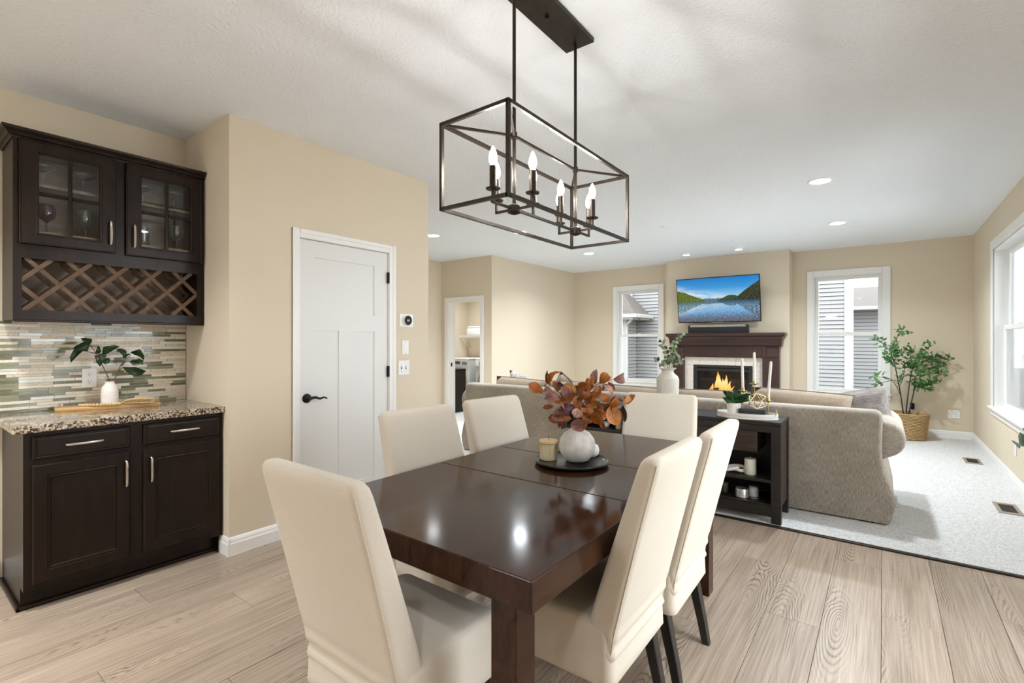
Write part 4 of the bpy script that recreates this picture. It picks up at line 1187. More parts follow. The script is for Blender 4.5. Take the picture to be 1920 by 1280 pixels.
chair(-0.478, 2.055, 91, 'cream slipcovered chair whose tilted back covers part of the console shelves')

# ------------------------------------------------------------------ lantern chandelier
hx, hy = -1.146, 1.765
zt, zb = 2.132, 1.820
hw, hl = 0.155, 0.475
t = T('lantern_chandelier', 'dark bronze rectangular open cage chandelier with eight lit candle bulbs above the dining table', 'chandelier', (hx, hy, H))
def L(x, y, z):
    return (x, y, z - H)
cn = P('ceiling_canopy', boxes((-0.075, 0.075, -0.30, 0.285, -0.022, 0), bevel=0.002), M['bronze'], t)
P('screw', lathe(bm_new(), [(0.0, -0.012), (0.008, -0.010), (0.009, 0)], 12), M['black'], cn, True, loc=(0, 0.0, -0.022))
BW = 0.0125
cor = [(-hw, -hl), (hw, -hl), (hw, hl), (-hw, hl)]
for z in (zt, zb):
    for i in range(4):
        a, b = cor[i], cor[(i + 1) % 4]
        P('cage_bar', bar(bm_new(), L(*a, z), L(*b, z), BW), M['bronze'], t)
for (x, y) in cor:
    P('cage_bar', bar(bm_new(), L(x, y, zb - BW / 2), L(x, y, zt + BW / 2), BW), M['bronze'], t)
RY = (-0.235, 0.242)
for i, ry in enumerate(RY):
    P('down_rod', tube(bm_new(), [L(0, ry, 1.845), L(0, ry, H - 0.02)], 0.0072, 10), M['bronze'], t, True)
    P('rod_collar', lathe(bm_new(), [(0.0, -0.012), (0.012, -0.012), (0.012, 0.012), (0.0, 0.012)], 14), M['bronze'], t, True, loc=L(0, ry, zt))
    sy = -1 if i == 0 else 1
    for sx in (-1, 1):
        P('brace_bar', bar(bm_new(), L(0, ry, zt), L(sx * hw, sy * hl, zt), 0.009), M['bronze'], t)
    hub = P('hub', lathe(bm_new(), [(0.0, -0.022), (0.012, -0.020), (0.026, -0.014), (0.026, 0.012), (0.014, 0.020), (0.0, 0.022)], 18), M['bronze'], t, True, loc=L(0, ry, 1.846))
    for (dx, dy_) in ((0.088, 0), (-0.088, 0), (0, 0.13), (0, -0.13)):
        arm = bm_new()
        bar(arm, L(dx * 0.2, ry + dy_ * 0.15, 1.846), L(dx, ry + dy_, 1.846), 0.009)
        bar(arm, L(dx, ry + dy_, 1.8415), L(dx, ry + dy_, 1.893), 0.009)
        P('candle_arm', arm, M['bronze'], t)
        c = P('candle_sleeve', lathe(bm_new(), [(0.0, 0.0), (0.026, 0.002), (0.028, 0.006), (0.013, 0.008), (0.0125, 0.088), (0.0, 0.088)], 16), M['bronze'], t, True, loc=L(dx, ry + dy_, 1.890))
        P('bulb', lathe(bm_new(), [(0.0, 0.0), (0.009, 0.004), (0.015, 0.018), (0.0165, 0.030), (0.013, 0.050), (0.006, 0.068), (0.0, 0.076)], 12), M['bulb'], c, True, loc=(0, 0, 0.088))
        P('filament', boxes((-0.003, 0.003, -0.003, 0.003, 0.103, 0.128)), M['filament'], c)
P('brace_bar', bar(bm_new(), L(0, RY[0], zt), L(0, RY[1], zt), 0.009), M['bronze'], t)
P('hub_bar', bar(bm_new(), L(0, RY[0], 1.846), L(0, RY[1], 1.846), 0.010), M['bronze'], t)

# ------------------------------------------------------------------ centrepiece on the table
t = T('round_tray', 'round black lacquer tray in the middle of the dining table', 'tray', (-1.165, 2.005, TZ + 0.0005))
P('dish', lathe(bm_new(), [(0.0, 0.0), (0.150, 0.0), (0.168, 0.006), (0.174, 0.016), (0.170, 0.020), (0.163, 0.014), (0.148, 0.008), (0.0, 0.0075)], 48), M['blackplate'], t, True)
zt_ = TZ + 0.0085
t = T('clay_vase', 'round white rough clay vase holding the brown leaf bouquet', 'vase', (-1.150, 2.030, zt_))
P('body', lathe(bm_new(), [(0.0, 0), (0.040, 0), (0.055, 0.008), (0.078, 0.038), (0.086, 0.070), (0.080, 0.105), (0.060, 0.132), (0.036, 0.146), (0.028, 0.154), (0.028, 0.166), (0.031, 0.172), (0.027, 0.172), (0.023, 0.160), (0.023, 0.14)], 40, cap1=False), M['stoneware'], t, True)
tag(P('round_bud_vase', lathe(bm_new(), [(0.0, 0), (0.022, 0), (0.036, 0.012), (0.040, 0.034), (0.034, 0.054), (0.016, 0.064), (0.013, 0.066), (0.012, 0.060), (0.0, 0.050)], 24, cap1=False), M['vase_white'], None, True, loc=(-1.140, 2.150, zt_)), 'small cream round pot tucked behind the clay vase on the black tray', 'vase')
t = T('jar_candle', 'ribbed gold glass candle with a wooden lid on the black tray', 'candle', (-1.272, 1.972, zt_))
bm = bm_new()
nr = 48
rings = []
for (r, z) in ((0.020, 0.0), (0.040, 0.002), (0.041, 0.010), (0.041, 0.074), (0.042, 0.078), (0.038, 0.078)):
    rings.append([(r * (1 + (0.018 if k_ % 2 and 0.005 < z < 0.076 else 0)) * math.cos(2 * PI * k_ / nr), r * (1 + (0.018 if k_ % 2 and 0.005 < z < 0.076 else 0)) * math.sin(2 * PI * k_ / nr), z) for k_ in range(nr)])
loft(bm, rings)
P('ribbed_glass', bm, M['amber_glass'], t)
P('lid', lathe(bm_new(), [(0.0, 0.0), (0.043, 0.0), (0.046, 0.003), (0.046, 0.012), (0.043, 0.015), (0.0, 0.015)], 32), M['bead'], t, True, loc=(0, 0, 0.0785))
P('wick', tube(bm_new(), [(0, 0, 0.093), (0.001, 0, 0.112)], 0.0014, 5), M['wick'], t)

LEAF_R = [mesh('leaf', unit_leaf('round', c, f), None, True, None) for c, f in ((0.25, 0.18), (0.12, 0.28), (0.35, 0.08), (-0.15, 0.2))]
t = T('brown_leaf_bouquet', 'bouquet of rust, orange and mauve rounded leaves in the clay vase', 'bouquet', (-1.150, 2.030, 0.86))
for pts in BSTEM:
    pp = spline([Vector((0, 0, 0.0))] + [Vector(p) - Vector(t.location) for p in pts], 5)
    P('stem', tube(bm_new(), pp, [0.0028 - 0.0014 * j / len(pp) for j in range(len(pp))], 6), M['stem'], t, True)
leaves(BROWN, t, LEAFCOL, LEAF_R, 1.22)
rb = random.Random(31)
extra = []
for k_ in range(20):
    c = Vector((-1.145, 2.03, 1.015)) + Vector((rb.gauss(0, 0.055), rb.gauss(0, 0.055), rb.gauss(0.02, 0.045)))
    d = (c - Vector((-1.15, 2.03, 0.92))).normalized() + Vector((rb.uniform(-.6, .6), rb.uniform(-.6, .6), rb.uniform(-.6, .3)))
    extra.append((tuple(c), tuple(c + d.normalized() * rb.uniform(0.045, 0.062)), rb.uniform(0.034, 0.046), rb.choice((0, 0, 1, 1, 3, 4, 2))))
leaves(extra, t, LEAFCOL, LEAF_R, 1.1)

# ------------------------------------------------------------------ console behind the dining table
CX0, CX1, KY0, KY1, CZ = -2.42, -0.582, 3.965, 4.345, 0.745
cc = (CX0 + CX1) / 2
t = T('console_table', 'black wooden console with open shelves standing against the back of the sofa', 'console', (cc, KY0, 0))
def K(*bs, bevel=0.0015):
    return boxes(*[(a - cc, b - cc, c - KY0, d - KY0, e_, f) for (a, b, c, d, e_, f) in bs], bevel=bevel)
P('top', K((CX0, CX1, KY0, KY1, CZ - 0.028, CZ), bevel=0.003), M['black_wood'], t)
for (x0, x1) in ((CX0, CX0 + 0.065), (CX1 - 0.065, CX1)):
    for (y0, y1) in ((KY0, KY0 + 0.055), (KY1 - 0.055, KY1)):
        P('leg', K((x0, x1, y0, y1, 0.0085, CZ - 0.0285)), M['black_wood'], t)
for (x0, x1) in ((CX0 + 0.01, CX0 + 0.03), (CX1 - 0.03, CX1 - 0.008)):
    P('end_panel', K((x0, x1, KY0 + 0.055, KY1 - 0.055, 0.12, CZ - 0.0285)), M['brown_grain'], t)
P('top_rail', K((CX0 + 0.065, CX1 - 0.065, KY0 + 0.002, KY0 + 0.022, 0.665, CZ - 0.0285)), M['black_wood'], t)
P('bottom_rail', K((CX0 + 0.065, CX1 - 0.065, KY0 + 0.002, KY0 + 0.022, 0.055, 0.128)), M['black_wood'], t)
P('bottom_board', K((CX0 + 0.03, CX1 - 0.03, KY0 + 0.022, KY1 - 0.012, 0.120, 0.140)), M['black_wood'], t)
P('back_board', K((CX0 + 0.03, CX1 - 0.03, KY1 - 0.012, KY1 - 0.004, 0.14, CZ - 0.0285)), M['black_wood'], t)
for x in (-1.80, -1.20):
    P('divider', K((x - 0.012, x + 0.012, KY0 + 0.004, KY1 - 0.012, 0.14, CZ - 0.0285)), M['black_wood'], t)
P('shelf', K((-1.188, CX1 - 0.03, KY0 + 0.012, KY1 - 0.012, 0.297, 0.320)), M['black_wood'], t)
P('shelf', K((CX0 + 0.03, -1.812, KY0 + 0.012, KY1 - 0.012, 0.530, 0.552)), M['black_wood'], t)
P('hanging_drawer', K((-1.186, -0.742, KY0 + 0.025, KY1 - 0.03, 0.506, 0.664)), M['brown_grain'], t)
P('drawer_front', K((-1.186, -0.745, KY0 + 0.014, KY0 + 0.0248, 0.515, 0.664)), M['brown_grain'], t)
for (a, b) in ((-1.786, -1.502), (-1.498, -1.214)):
    d = P('door', K((a, a + 0.045, KY0, KY0 + 0.016, 0.142, 0.662), (b - 0.045, b, KY0, KY0 + 0.016, 0.142, 0.662), (a + 0.045, b - 0.045, KY0, KY0 + 0.016, 0.617, 0.662), (a + 0.045, b - 0.045, KY0, KY0 + 0.016, 0.142, 0.187)), M['black_wood'], t)
    P('door_panel', K((a + 0.044, b - 0.044, KY0 + 0.006, KY0 + 0.012, 0.186, 0.618)), M['brown_grain'], d)

# things on and in the console
t = T('amphora_vase', 'tall sand coloured ceramic vase with eucalyptus on the console in front of the fireplace', 'vase', (-1.468, 4.150, CZ + 0.0005))
P('body', lathe(bm_new(), [(0.0, 0), (0.080, 0), (0.085, 0.006), (0.089, 0.12), (0.092, 0.22), (0.092, 0.262), (0.084, 0.285), (0.056, 0.310), (0.047, 0.325), (0.050, 0.338), (0.066, 0.350), (0.073, 0.355), (0.070, 0.357), (0.046, 0.340), (0.043, 0.325), (0.04, 0.30)], 40, cap1=False), M['vase_cream'], t, True)
t = T('eucalyptus_branches', 'grey green eucalyptus sprigs standing in the tall sand coloured vase', 'branch', (-1.468, 4.150, 1.02))
for pts in ESTEM:
    pp = spline([Vector((0, 0, 0))] + [Vector(p) - Vector(t.location) for p in pts], 5)
    P('stem', tube(bm_new(), pp, [0.003 - 0.0016 * j / len(pp) for j in range(len(pp))], 6), M['greenstem'], t, True)
leaves(EUC, t, EUCCOL, LEAF_R)

t = T('oval_tray', 'white oval tray with bronze handles on the console', 'tray', (-0.832, 4.085, CZ + 0.0005), R(4))
def oval(a, b, z, n=44):
    return [(a * math.cos(2 * PI * k_ / n), b * math.sin(2 * PI * k_ / n), z) for k_ in range(n)]
bm = bm_new()
loft(bm, [oval(0.205, 0.105, 0), oval(0.215, 0.115, 0.002), oval(0.215, 0.115, 0.014), oval(0.205, 0.105, 0.018), oval(0.205, 0.105, 0.022), oval(0.213, 0.113, 0.024), oval(0.213, 0.113, 0.042), oval(0.207, 0.107, 0.042), oval(0.203, 0.103, 0.026), oval(0.10, 0.05, 0.026)])
P('tray_body', bm, M['whitetray'], t, True)
for s in (-1, 1):
    P('handle', tube(bm_new(), [(s * 0.203, -0.045, 0.030), (s * 0.203, -0.045, 0.072), (s * 0.203, 0.045, 0.072), (s * 0.203, 0.045, 0.030)], 0.0035, 6), M['brass'], t)
ZT = CZ + 0.0275
t = T('plant_pot', 'small white pot with the dark green plant on the oval tray', 'pot', (-0.925, 4.085, ZT))
P('pot', lathe(bm_new(), [(0.0, 0), (0.040, 0), (0.046, 0.005), (0.052, 0.080), (0.049, 0.081), (0.046, 0.066), (0.0, 0.064)], 32), M['vase_white'], t, True)
t = T('potted_plant', 'dark green round leaved plant growing in the small white pot on the tray', 'plant', (-0.925, 4.085, ZT + 0.064))
for (b, tp, w, k_) in TLEAF:
    P('stem', tube(bm_new(), spline([(0, 0, 0), Vector((-0.925, 4.085, ZT + 0.075)) - Vector(t.location), Vector(b) - Vector(t.location)], 3), 0.002, 5), M['greenstem'], t)
leaves(TLEAF, t, PLANTLEAF, LEAF_R)
t = T('slate_block', 'dark grey stacked slate block on the oval tray under the wire ornament', 'block', (-0.785, 4.090, ZT), R(4))
P('lower_slab', boxes((-0.100, 0.085, -0.055, 0.055, 0, 0.022), bevel=0.003), M['slate'], t)
P('upper_slab', boxes((-0.097, 0.083, -0.053, 0.053, 0.0225, 0.045), bevel=0.003), M['slate'], t)
# candle trio on stems
def taper(x, y, z, h, lean, label):
    t = T('taper_candleholder', label, 'candle', (x, y, ZT if z is None else ZT), group='taper candles on the console tray')
    zz = z - ZT
    P('foot', lathe(bm_new(), [(0.0, 0), (0.026, 0), (0.026, 0.003), (0.006, 0.006), (0.0, 0.006)], 20), M['brass'], t, True)
    P('stem', tube(bm_new(), [(0, 0, 0.004), (0, 0, zz)], 0.0028, 8), M['brass'], t)
    P('cup', lathe(bm_new(), [(0.0, -0.014), (0.008, -0.010), (0.020, -0.004), (0.033, 0.000), (0.034, 0.004), (0.014, 0.004), (0.013, 0.024), (0.0, 0.024)], 20), M['brass'], t, True, loc=(0, 0, zz))
    c = P('candle', lathe(bm_new(), [(0.0, 0), (0.0105, 0), (0.0100, h * 0.9), (0.0088, h), (0.003, h + 0.008), (0.0, h + 0.009)], 14), M['taper'], t, True, loc=(0, 0, zz + 0.024), rot=(0, R(lean), 0))
    P('wick', tube(bm_new(), [(0, 0, h + 0.006), (0.001, 0, h + 0.020)], 0.0016, 5), M['wick'], c)
taper(-0.875, 4.16, 0.940, 0.225, -1.5, 'white taper candle on a thin brass holder directly behind the green plant on the tray')
taper(-0.795, 4.165, 1.000, 0.215, 0, 'white taper candle on the tallest brass holder, the middle one of the three')
taper(-0.690, 4.115, 0.880, 0.270, 4, 'white taper candle leaning a little on the lowest brass holder of the three')
# geometric wire ornament
bm = bm_new()
ico = bm_new()
bmesh.ops.create_icosphere(ico, subdivisions=1, radius=0.068)
ico.verts.ensure_lookup_table()
for e_ in ico.edges:
    a, b = e_.verts[0].co.copy(), e_.verts[1].co.copy()
    rot = Matrix.Rotation(0.5, 3, 'X') @ Matrix.Rotation(0.3, 3, 'Z')
    a, b = rot @ a, rot @ b
    bar(bm, a, b, 0.0034)
ico.free()
tag(P('wire_polyhedron', bm, M['goldwire'], None, loc=(-0.755, 4.065, ZT + 0.045 + 0.064)), 'pale gold wire polyhedron ornament on the slate block', 'ornament')
# shelves
zs = 0.3205
bm = bm_new()
n = 96
pts = []
for k_ in range(n + 1):
    a = 2 * PI * k_ / n
    pts.append(((math.sin(a) + 2 * math.sin(2 * a)) * 0.028 * 1.25, (math.cos(a) - 2 * math.cos(2 * a)) * 0.022, 0.026 + (-math.sin(3 * a)) * 0.012))
tube(bm, pts, 0.0125, 10, cap=False)
tag(P('knot_ornament', bm, M['knot'], None, True, loc=(-0.935, 4.075, zs + 0.003)), 'white plaster chain knot on the upper console shelf', 'ornament')
t = T('pillar_candle', 'cream pillar candle on the upper console shelf beside the white knot', 'candle', (-0.805, 4.075, zs))
P('wax', lathe(bm_new(), [(0.0, 0), (0.040, 0), (0.041, 0.004), (0.041, 0.112), (0.037, 0.118), (0.030, 0.113), (0.0, 0.110)], 32), M['pillar'], t, True)
P('wick', tube(bm_new(), [(0, 0, 0.108), (0.002, 0, 0.132)], 0.002, 5), M['taper'], t)
zb_ = 0.1405
t = T('tealight_bowl', 'silver mottled glass bowl on the lowest console shelf', 'bowl', (-0.862, 4.065, zb_))
P('bowl', lathe(bm_new(), [(0.0, 0), (0.044, 0), (0.048, 0.004), (0.047, 0.058), (0.044, 0.066), (0.042, 0.066), (0.044, 0.056), (0.044, 0.010), (0.0, 0.008)], 32), M['smoke_glass'], t, True)
t = T('labelled_jar', 'pale label jar with a silver lid on the lowest console shelf, beside the silver bowl', 'jar', (-0.783, 4.085, zb_))
P('jar', lathe(bm_new(), [(0.0, 0), (0.032, 0), (0.034, 0.004), (0.034, 0.076), (0.031, 0.081), (0.0, 0.081)], 28), M['palejar'], t, True)
P('lid', lathe(bm_new(), [(0.0, 0), (0.034, 0), (0.034, 0.010), (0.031, 0.012), (0.0, 0.012)], 28), M['silver'], t, True, loc=(0, 0, 0.0815))
P('label_band', lathe(bm_new(), [(0.0346, 0.006), (0.0346, 0.018)], 28, cap0=False, cap1=False), M['brownjar'], t, True)
t = T('small_brown_jar', 'small brown jar with dark lid beside the navy lettered block', 'jar', (-1.000, 4.12, zb_))
P('jar', lathe(bm_new(), [(0.0, 0), (0.026, 0), (0.028, 0.004), (0.028, 0.072), (0.0, 0.074)], 24), M['brownjar'], t, True)
P('lid', lathe(bm_new(), [(0.0, 0), (0.028, 0), (0.028, 0.012), (0.0, 0.013)], 24), M['black'], t, True, loc=(0, 0, 0.0745))
t = T('lettered_block', 'navy block with pale hand lettering on the lowest console shelf', 'sign', (-1.045, 4.03, zb_))
P('block', boxes((-0.038, 0.038, -0.012, 0.012, 0, 0.095), bevel=0.002), M['navy'], t)
def text(s, size, parent, loc, rot, mat, name='lettering', depth=0.0008, align='CENTER'):
    cu = bpy.data.curves.new(name, 'FONT')
    cu.body = s
    cu.size = size
    cu.align_x = align
    cu.extrude = depth
    cu.materials.append(mat)
    tmp = bpy.data.objects.new(name, cu)
    COL.objects.link(tmp)
    bpy.context.view_layer.update()
    me = bpy.data.meshes.new_from_object(tmp.evaluated_get(bpy.context.evaluated_depsgraph_get()))
    me.name = name
    bpy.data.objects.remove(tmp)
    bpy.data.curves.remove(cu)
    o = obj(name, me, parent)
    o['kind'] = 'stuff'
    o.location = loc
    o.rotation_euler = rot
    return o
for (s, z) in (('y', 0.066), ('in', 0.042), ('nd', 0.016)):
    text(s, 0.026, t, (0.014, -0.0128, z), (R(90), 0, 0), M['ink'])
t = T('white_bowl', 'small white bowl on the console shelf half hidden behind the brown leaves', 'bowl', (-2.02, 4.08, 0.5525))
P('bowl', lathe(bm_new(), [(0.0, 0), (0.030, 0), (0.040, 0.010), (0.052, 0.040), (0.049, 0.041), (0.036, 0.012), (0.0, 0.008)], 28), M['vase_white'], t, True)
t = T('gold_tumbler', 'amber gold glass candle tumbler on the console shelf behind the brown leaves', 'candle', (-1.875, 4.06, 0.5525))
P('glass', lathe(bm_new(), [(0.0, 0), (0.028, 0), (0.030, 0.004), (0.031, 0.078), (0.028, 0.078), (0.027, 0.012), (0.0, 0.010)], 24), M['amber_glass'], t, True)

# ------------------------------------------------------------------ sofa seen from behind
SX0, SX1, SY0, SY1, SZ = -4.06, 0.0, 4.42, 5.42, 0.822
sm = (SX0 + SX1) / 2
t = T('long_sofa', 'long taupe chenille sofa with rolled arms, its back turned to the dining table', 'sofa', (sm, SY0, 0.008))
def rel(x, y, z):
    return (x - sm, y - SY0, z - 0.008)
bm = bm_new()
rings = []
def arm_half(z):
    """outward offset of the end profile at height z: waisted under the arm, flared at the hem"""
    pts = [(0.02, 0.035), (0.06, 0.055), (0.16, 0.074), (0.28, 0.050), (0.40, 0.010), (0.50, -0.006), (0.62, -0.004), (0.76, 0.0), (0.80, -0.006), (0.822, -0.030)]
    for (a, b), (c, d) in zip(pts[:-1], pts[1:]):
        if a <= z <= c:
            return b + (d - b) * (z - a) / (c - a)
    return pts[0][1] if z < 0.02 else pts[-1][1]
# back shell
zz = [0.020, 0.05, 0.10, 0.16, 0.22, 0.28, 0.34, 0.40, 0.47, 0.55, 0.63, 0.70, 0.76, 0.79, 0.806, 0.817, 0.822]
for z in zz:
    o_ = arm_half(z)
    x0, x1 = SX0 - o_, SX1 + o_
    ins = 0.0 if z < 0.79 else 0.028 * (1 - math.sqrt(max(0, 1 - ((z - 0.79) / 0.0325) ** 2)))
    th = 0.17
    rings.append([rel(x, SY0 + th / 2 + y, z) for x, y in rrect(x1 - x0, th - 2 * ins, 0.03, 4, (x0 + x1) / 2, 0)])
loft(bm, rings)
P('back_shell', bm, M['sofa'], t, True)
P('seat_base', boxes(tuple([SX0 + 0.2 - sm, SX1 - 0.2 - sm, 0.172, SY1 - SY0 - 0.03, 0.03, 0.30]), bevel=0.02, seg=2), M['sofa'], t, True)
# arms: scroll profile run from back to front
def arm(sx):
    cx = SX1 - 0.005 if sx > 0 else SX0 + 0.005
    prof = [(-0.20, 0.03), (0.03, 0.03), (0.055, 0.06), (0.072, 0.16), (0.05, 0.28), (0.02, 0.40), (0.008, 0.47)]
    rc, zc = 0.128, 0.615
    for k_ in range(13):
        a = R(-68 + 190 * k_ / 12)
        prof.append((0.012 + rc * math.cos(a), zc + rc * math.sin(a)))
    prof += [(-0.13, 0.700), (-0.17, 0.66), (-0.20, 0.60)]
    bm = bm_new()
    rg = []
    for (y, k_) in ((SY0 + 0.075, 0.90), (SY0 + 0.082, 0.965), (SY0 + 0.10, 1.0), (SY1 - 0.04, 1.0), (SY1 - 0.01, 0.98), (SY1, 0.93)):
        mx, mz = -0.06, 0.45
        rg.append([rel(cx + sx * (mx + (px - mx) * k_), y, mz + (pz - mz) * k_) for px, pz in prof])
    loft(bm, rg)
    return P('rolled_arm', bm, M['sofa_arm'], t, True, angle=50)
for sx in (1, -1):
    arm(sx)
P('foot', boxes((-0.05 + SX1 - sm - 0.1, SX1 - sm - 0.05, 0.02, 0.08, 0.0, 0.025)), M['legblack'], t)
P('foot', boxes((SX0 - sm + 0.05, SX0 - sm + 0.15, 0.02, 0.08, 0.0, 0.025)), M['legblack'], t)
# loose back and seat cushions
def cushion_bm(w, d, h, puff=1.0, n=10, m_=10, p_=2.6, seed=0):
    """pillow: width along X, height along Z, thickness along Y, pinched at its edges"""
    rr = random.Random(seed)
    bm = bm_new()
    fr, bk = [], []
    for i in range(n + 1):
        rf, rb = [], []
        for j in range(m_ + 1):
            u, v = i / n * 2 - 1, j / m_ * 2 - 1
            e1 = (1 - abs(u) ** p_) * (1 - abs(v) ** p_)
            th = d / 2 * max(0.0, e1) ** 0.42 * puff
            pin = 1 - 0.06 * (1 - abs(v) ** 2) * abs(u) ** 3
            piz = 1 - 0.06 * (1 - abs(u) ** 2) * abs(v) ** 3
            x, z = u * w / 2 * pin, v * h / 2 * piz * (1 + 0.07 * (1 - u * u) * (1 if v > 0 else 0.2))
            wob = 0.006 * math.sin(5 * u + 3 * v + seed) * e1
            rf.append(bm.verts.new((x, -th + wob, z)))
            if abs(u) == 1 or abs(v) == 1:
                rb.append(rf[-1])
            else:
                rb.append(bm.verts.new((x, th + wob, z)))
        fr.append(rf)
        bk.append(rb)
    for i in range(n):
        for j in range(m_):
            bm.faces.new((fr[i][j], fr[i + 1][j], fr[i + 1][j + 1], fr[i][j + 1]))
            bm.faces.new((bk[i][j], bk[i][j + 1], bk[i + 1][j + 1], bk[i + 1][j]))
    return bm
def edge_cord(w, h, r=0.006):
    pts = []
    for k_ in range(48):
        a = 2 * PI * k_ / 48
        cx, sx_ = math.cos(a), math.sin(a)
        s = 1 / max(abs(cx), abs(sx_))
        u, v = cx * s, sx_ * s
        pin = 1 - 0.06 * (1 - abs(v) ** 2) * abs(u) ** 3
        piz = 1 - 0.06 * (1 - abs(u) ** 2) * abs(v) ** 3
        pts.append((u * w / 2 * pin, 0, v * h / 2 * piz * (1 + 0.07 * (1 - u * u) * (1 if v > 0 else 0.2))))
    pts.append(pts[0])
    return tube(bm_new(), pts, r, 5, cap=False)
bw = (SX1 - SX0 - 0.40) / 5
for k_ in range(5):
    x = SX0 + 0.20 + bw * (k_ + 0.5)
    zc = (0.632, 0.628, 0.615, 0.622, 0.662)[k_]
    c = P('back_cushion', cushion_bm(bw + 0.02, 0.26, 0.50, seed=k_), M['cushion'], t, True, loc=rel(x, SY0 + 0.335, zc), rot=(R(-10), R((2, -1, 1.5, -1, 2)[k_]), 0), angle=None)
    P('piping', edge_cord(bw + 0.02, 0.50), M['piping'], c, True, angle=None)
for k_ in range(3):
    w = (SX1 - SX0 - 0.40) / 3
    P('seat_cushion', boxes((SX0 + 0.205 + w * k_ - sm, SX0 + 0.195 + w * (k_ + 1) - sm, 0.22, SY1 - SY0 - 0.005, 0.302, 0.44), bevel=0.04, seg=3), M['cushion'], t, True)
def pillow(w, h, d, loc, rot, m, label, seed, piped=None):
    t = T('throw_pillow', label, 'pillow', loc)
    t.rotation_euler = rot
    c = P('cover', cushion_bm(w, d, h, seed=seed), M[m], t, True, angle=None)
    if piped:
        P('piping', edge_cord(w, h, 0.005), M[piped], t, True, angle=None)
pillow(0.58, 0.50, 0.18, (-0.205, 5.02, 0.668), (R(14), R(-14), R(8)), 'pillow_grey', 'crinkled grey plum throw pillow on the window end of the sofa', 3)
pillow(0.50, 0.46, 0.16, (-3.62, 5.03, 0.685), (R(14), R(14), R(-6)), 'pillow_print', 'grey and white printed throw pillow on the pantry end of the sofa', 5)
pillow(0.42, 0.42, 0.15, (-3.02, 5.06, 0.680), (R(14), R(38), R(5)), 'pillow_dark', 'shiny dark brown and silver throw pillow showing one corner above the sofa back', 7, 'piping')
# ------------------------------------------------------------------ fireplace
mcx = -2.09
t = T('fireplace_mantel', 'dark mahogany fireplace mantel with a deep shelf framing the stone tiles', 'mantel', (mcx, YB, 0.008))
def F(*bs, bevel=0.003):
    return boxes(*[(a - mcx, b - mcx, c - YB, d - YB, e_ - 0.008, f - 0.008) for (a, b, c, d, e_, f) in bs], bevel=bevel, seg=1)
MX0, MX1 = -2.905, -1.268
def run_profile(prof, x0, x1):
    """moulding returned at both ends: profile (out, z) around the mantel body"""
    bm = bm_new()
    rg = []
    y0 = 8.455
    for (cx, cyy, sx, sy) in ((x0, YB - 0.001, -1, 0), (x0, y0, -1, -1), (x1, y0, 1, -1), (x1, YB - 0.001, 1, 0)):
        rg.append([(cx + sx * d - mcx, cyy + sy * d - YB, z - 0.008) for d, z in prof])
    loft(bm, rg)
    return bm
P('shelf', run_profile([(0, 1.405), (0.078, 1.405), (0.088, 1.412), (0.092, 1.425), (0.092, 1.452), (0.088, 1.460), (0, 1.460)], MX0, MX1), M['mantel'], t)
P('cove_moulding', run_profile([(0, 1.372), (0.050, 1.372), (0.054, 1.378), (0.062, 1.395), (0.076, 1.4045), (0, 1.4045)], MX0, MX1), M['mantel'], t)
P('frieze', run_profile([(0, 1.258), (0.030, 1.258), (0.034, 1.264), (0.034, 1.270), (0.040, 1.30), (0.046, 1.345), (0.050, 1.3715), (0, 1.3715)], MX0, MX1), M['mantel'], t)
P('bead_moulding', run_profile([(0, 1.250), (0.036, 1.250), (0.040, 1.254), (0.036, 1.2578), (0, 1.2578)], MX0, MX1), M['mantel'], t)
P('header_panel', F((MX0 + 0.12, MX1 - 0.17, 8.475, YB - 0.001, 1.064, 1.2497)), M['mantel'], t)
for (a, b) in ((MX0, -2.725), (-1.500, MX1)):
    p = P('pilaster', F((a, b, 8.462, YB - 0.001, 0.0085, 1.2497)), M['mantel'], t)
    P('plinth', F((a - 0.006, b + 0.006, 8.450, 8.4618, 0.0085, 0.20)), M['mantel'], p)
    P('raised_block', F((a + 0.055, b - 0.012, 8.444, 8.4618, 1.075, 1.235), bevel=0.012), M['mantel'], p)
# tile surround, each tile its own piece
ts = tag(P('tile_surround', F((-2.722, FX0, 8.545, YB - 0.001, 0.0085, 1.062), (FX1, -1.503, 8.545, YB - 0.001, 0.0085, 1.062), (FX0, FX1, 8.545, YB - 0.001, FZ1, 1.062), bevel=0), M['grout'], None), 'cream stone tile surround around the black firebox', 'tile surround')
ts.location = (mcx, YB, 0.008)
def htile(x0, x1, z0, z1):
    P('tile', boxes((x0 - mcx + 0.0015, x1 - mcx - 0.0015, 8.537 - YB, 8.5449 - YB, z0 - 0.008 + 0.0015, z1 - 0.008 - 0.0015), bevel=0.0015), M['hearth_tile'], ts)
xs_ = [-2.722, -2.486, -2.19, -1.90, -1.62, -1.503]
for a, b in zip(xs_[:-1], xs_[1:]):
    htile(a, b, FZ1, 1.062)
for (a, b) in ((-2.722, FX0), (FX1, -1.503)):
    for (c, d) in ((0.64, FZ1), (0.35, 0.64), (0.05, 0.35)):
        htile(a, b, c, d)
t = T('gas_fireplace', 'black framed gas fireplace with a glass front and burning logs', 'fireplace', (mcx, YB, 0.16))
def FB(*bs, bevel=0.0):
    return boxes(*[(a - mcx, b - mcx, c - YB, d - YB, e_ - 0.16, f - 0.16) for (a, b, c, d, e_, f) in bs], bevel=bevel)
g0, g1, h0, h1 = FX0 + 0.003, FX1 - 0.003, FZ0 + 0.002, FZ1 - 0.003
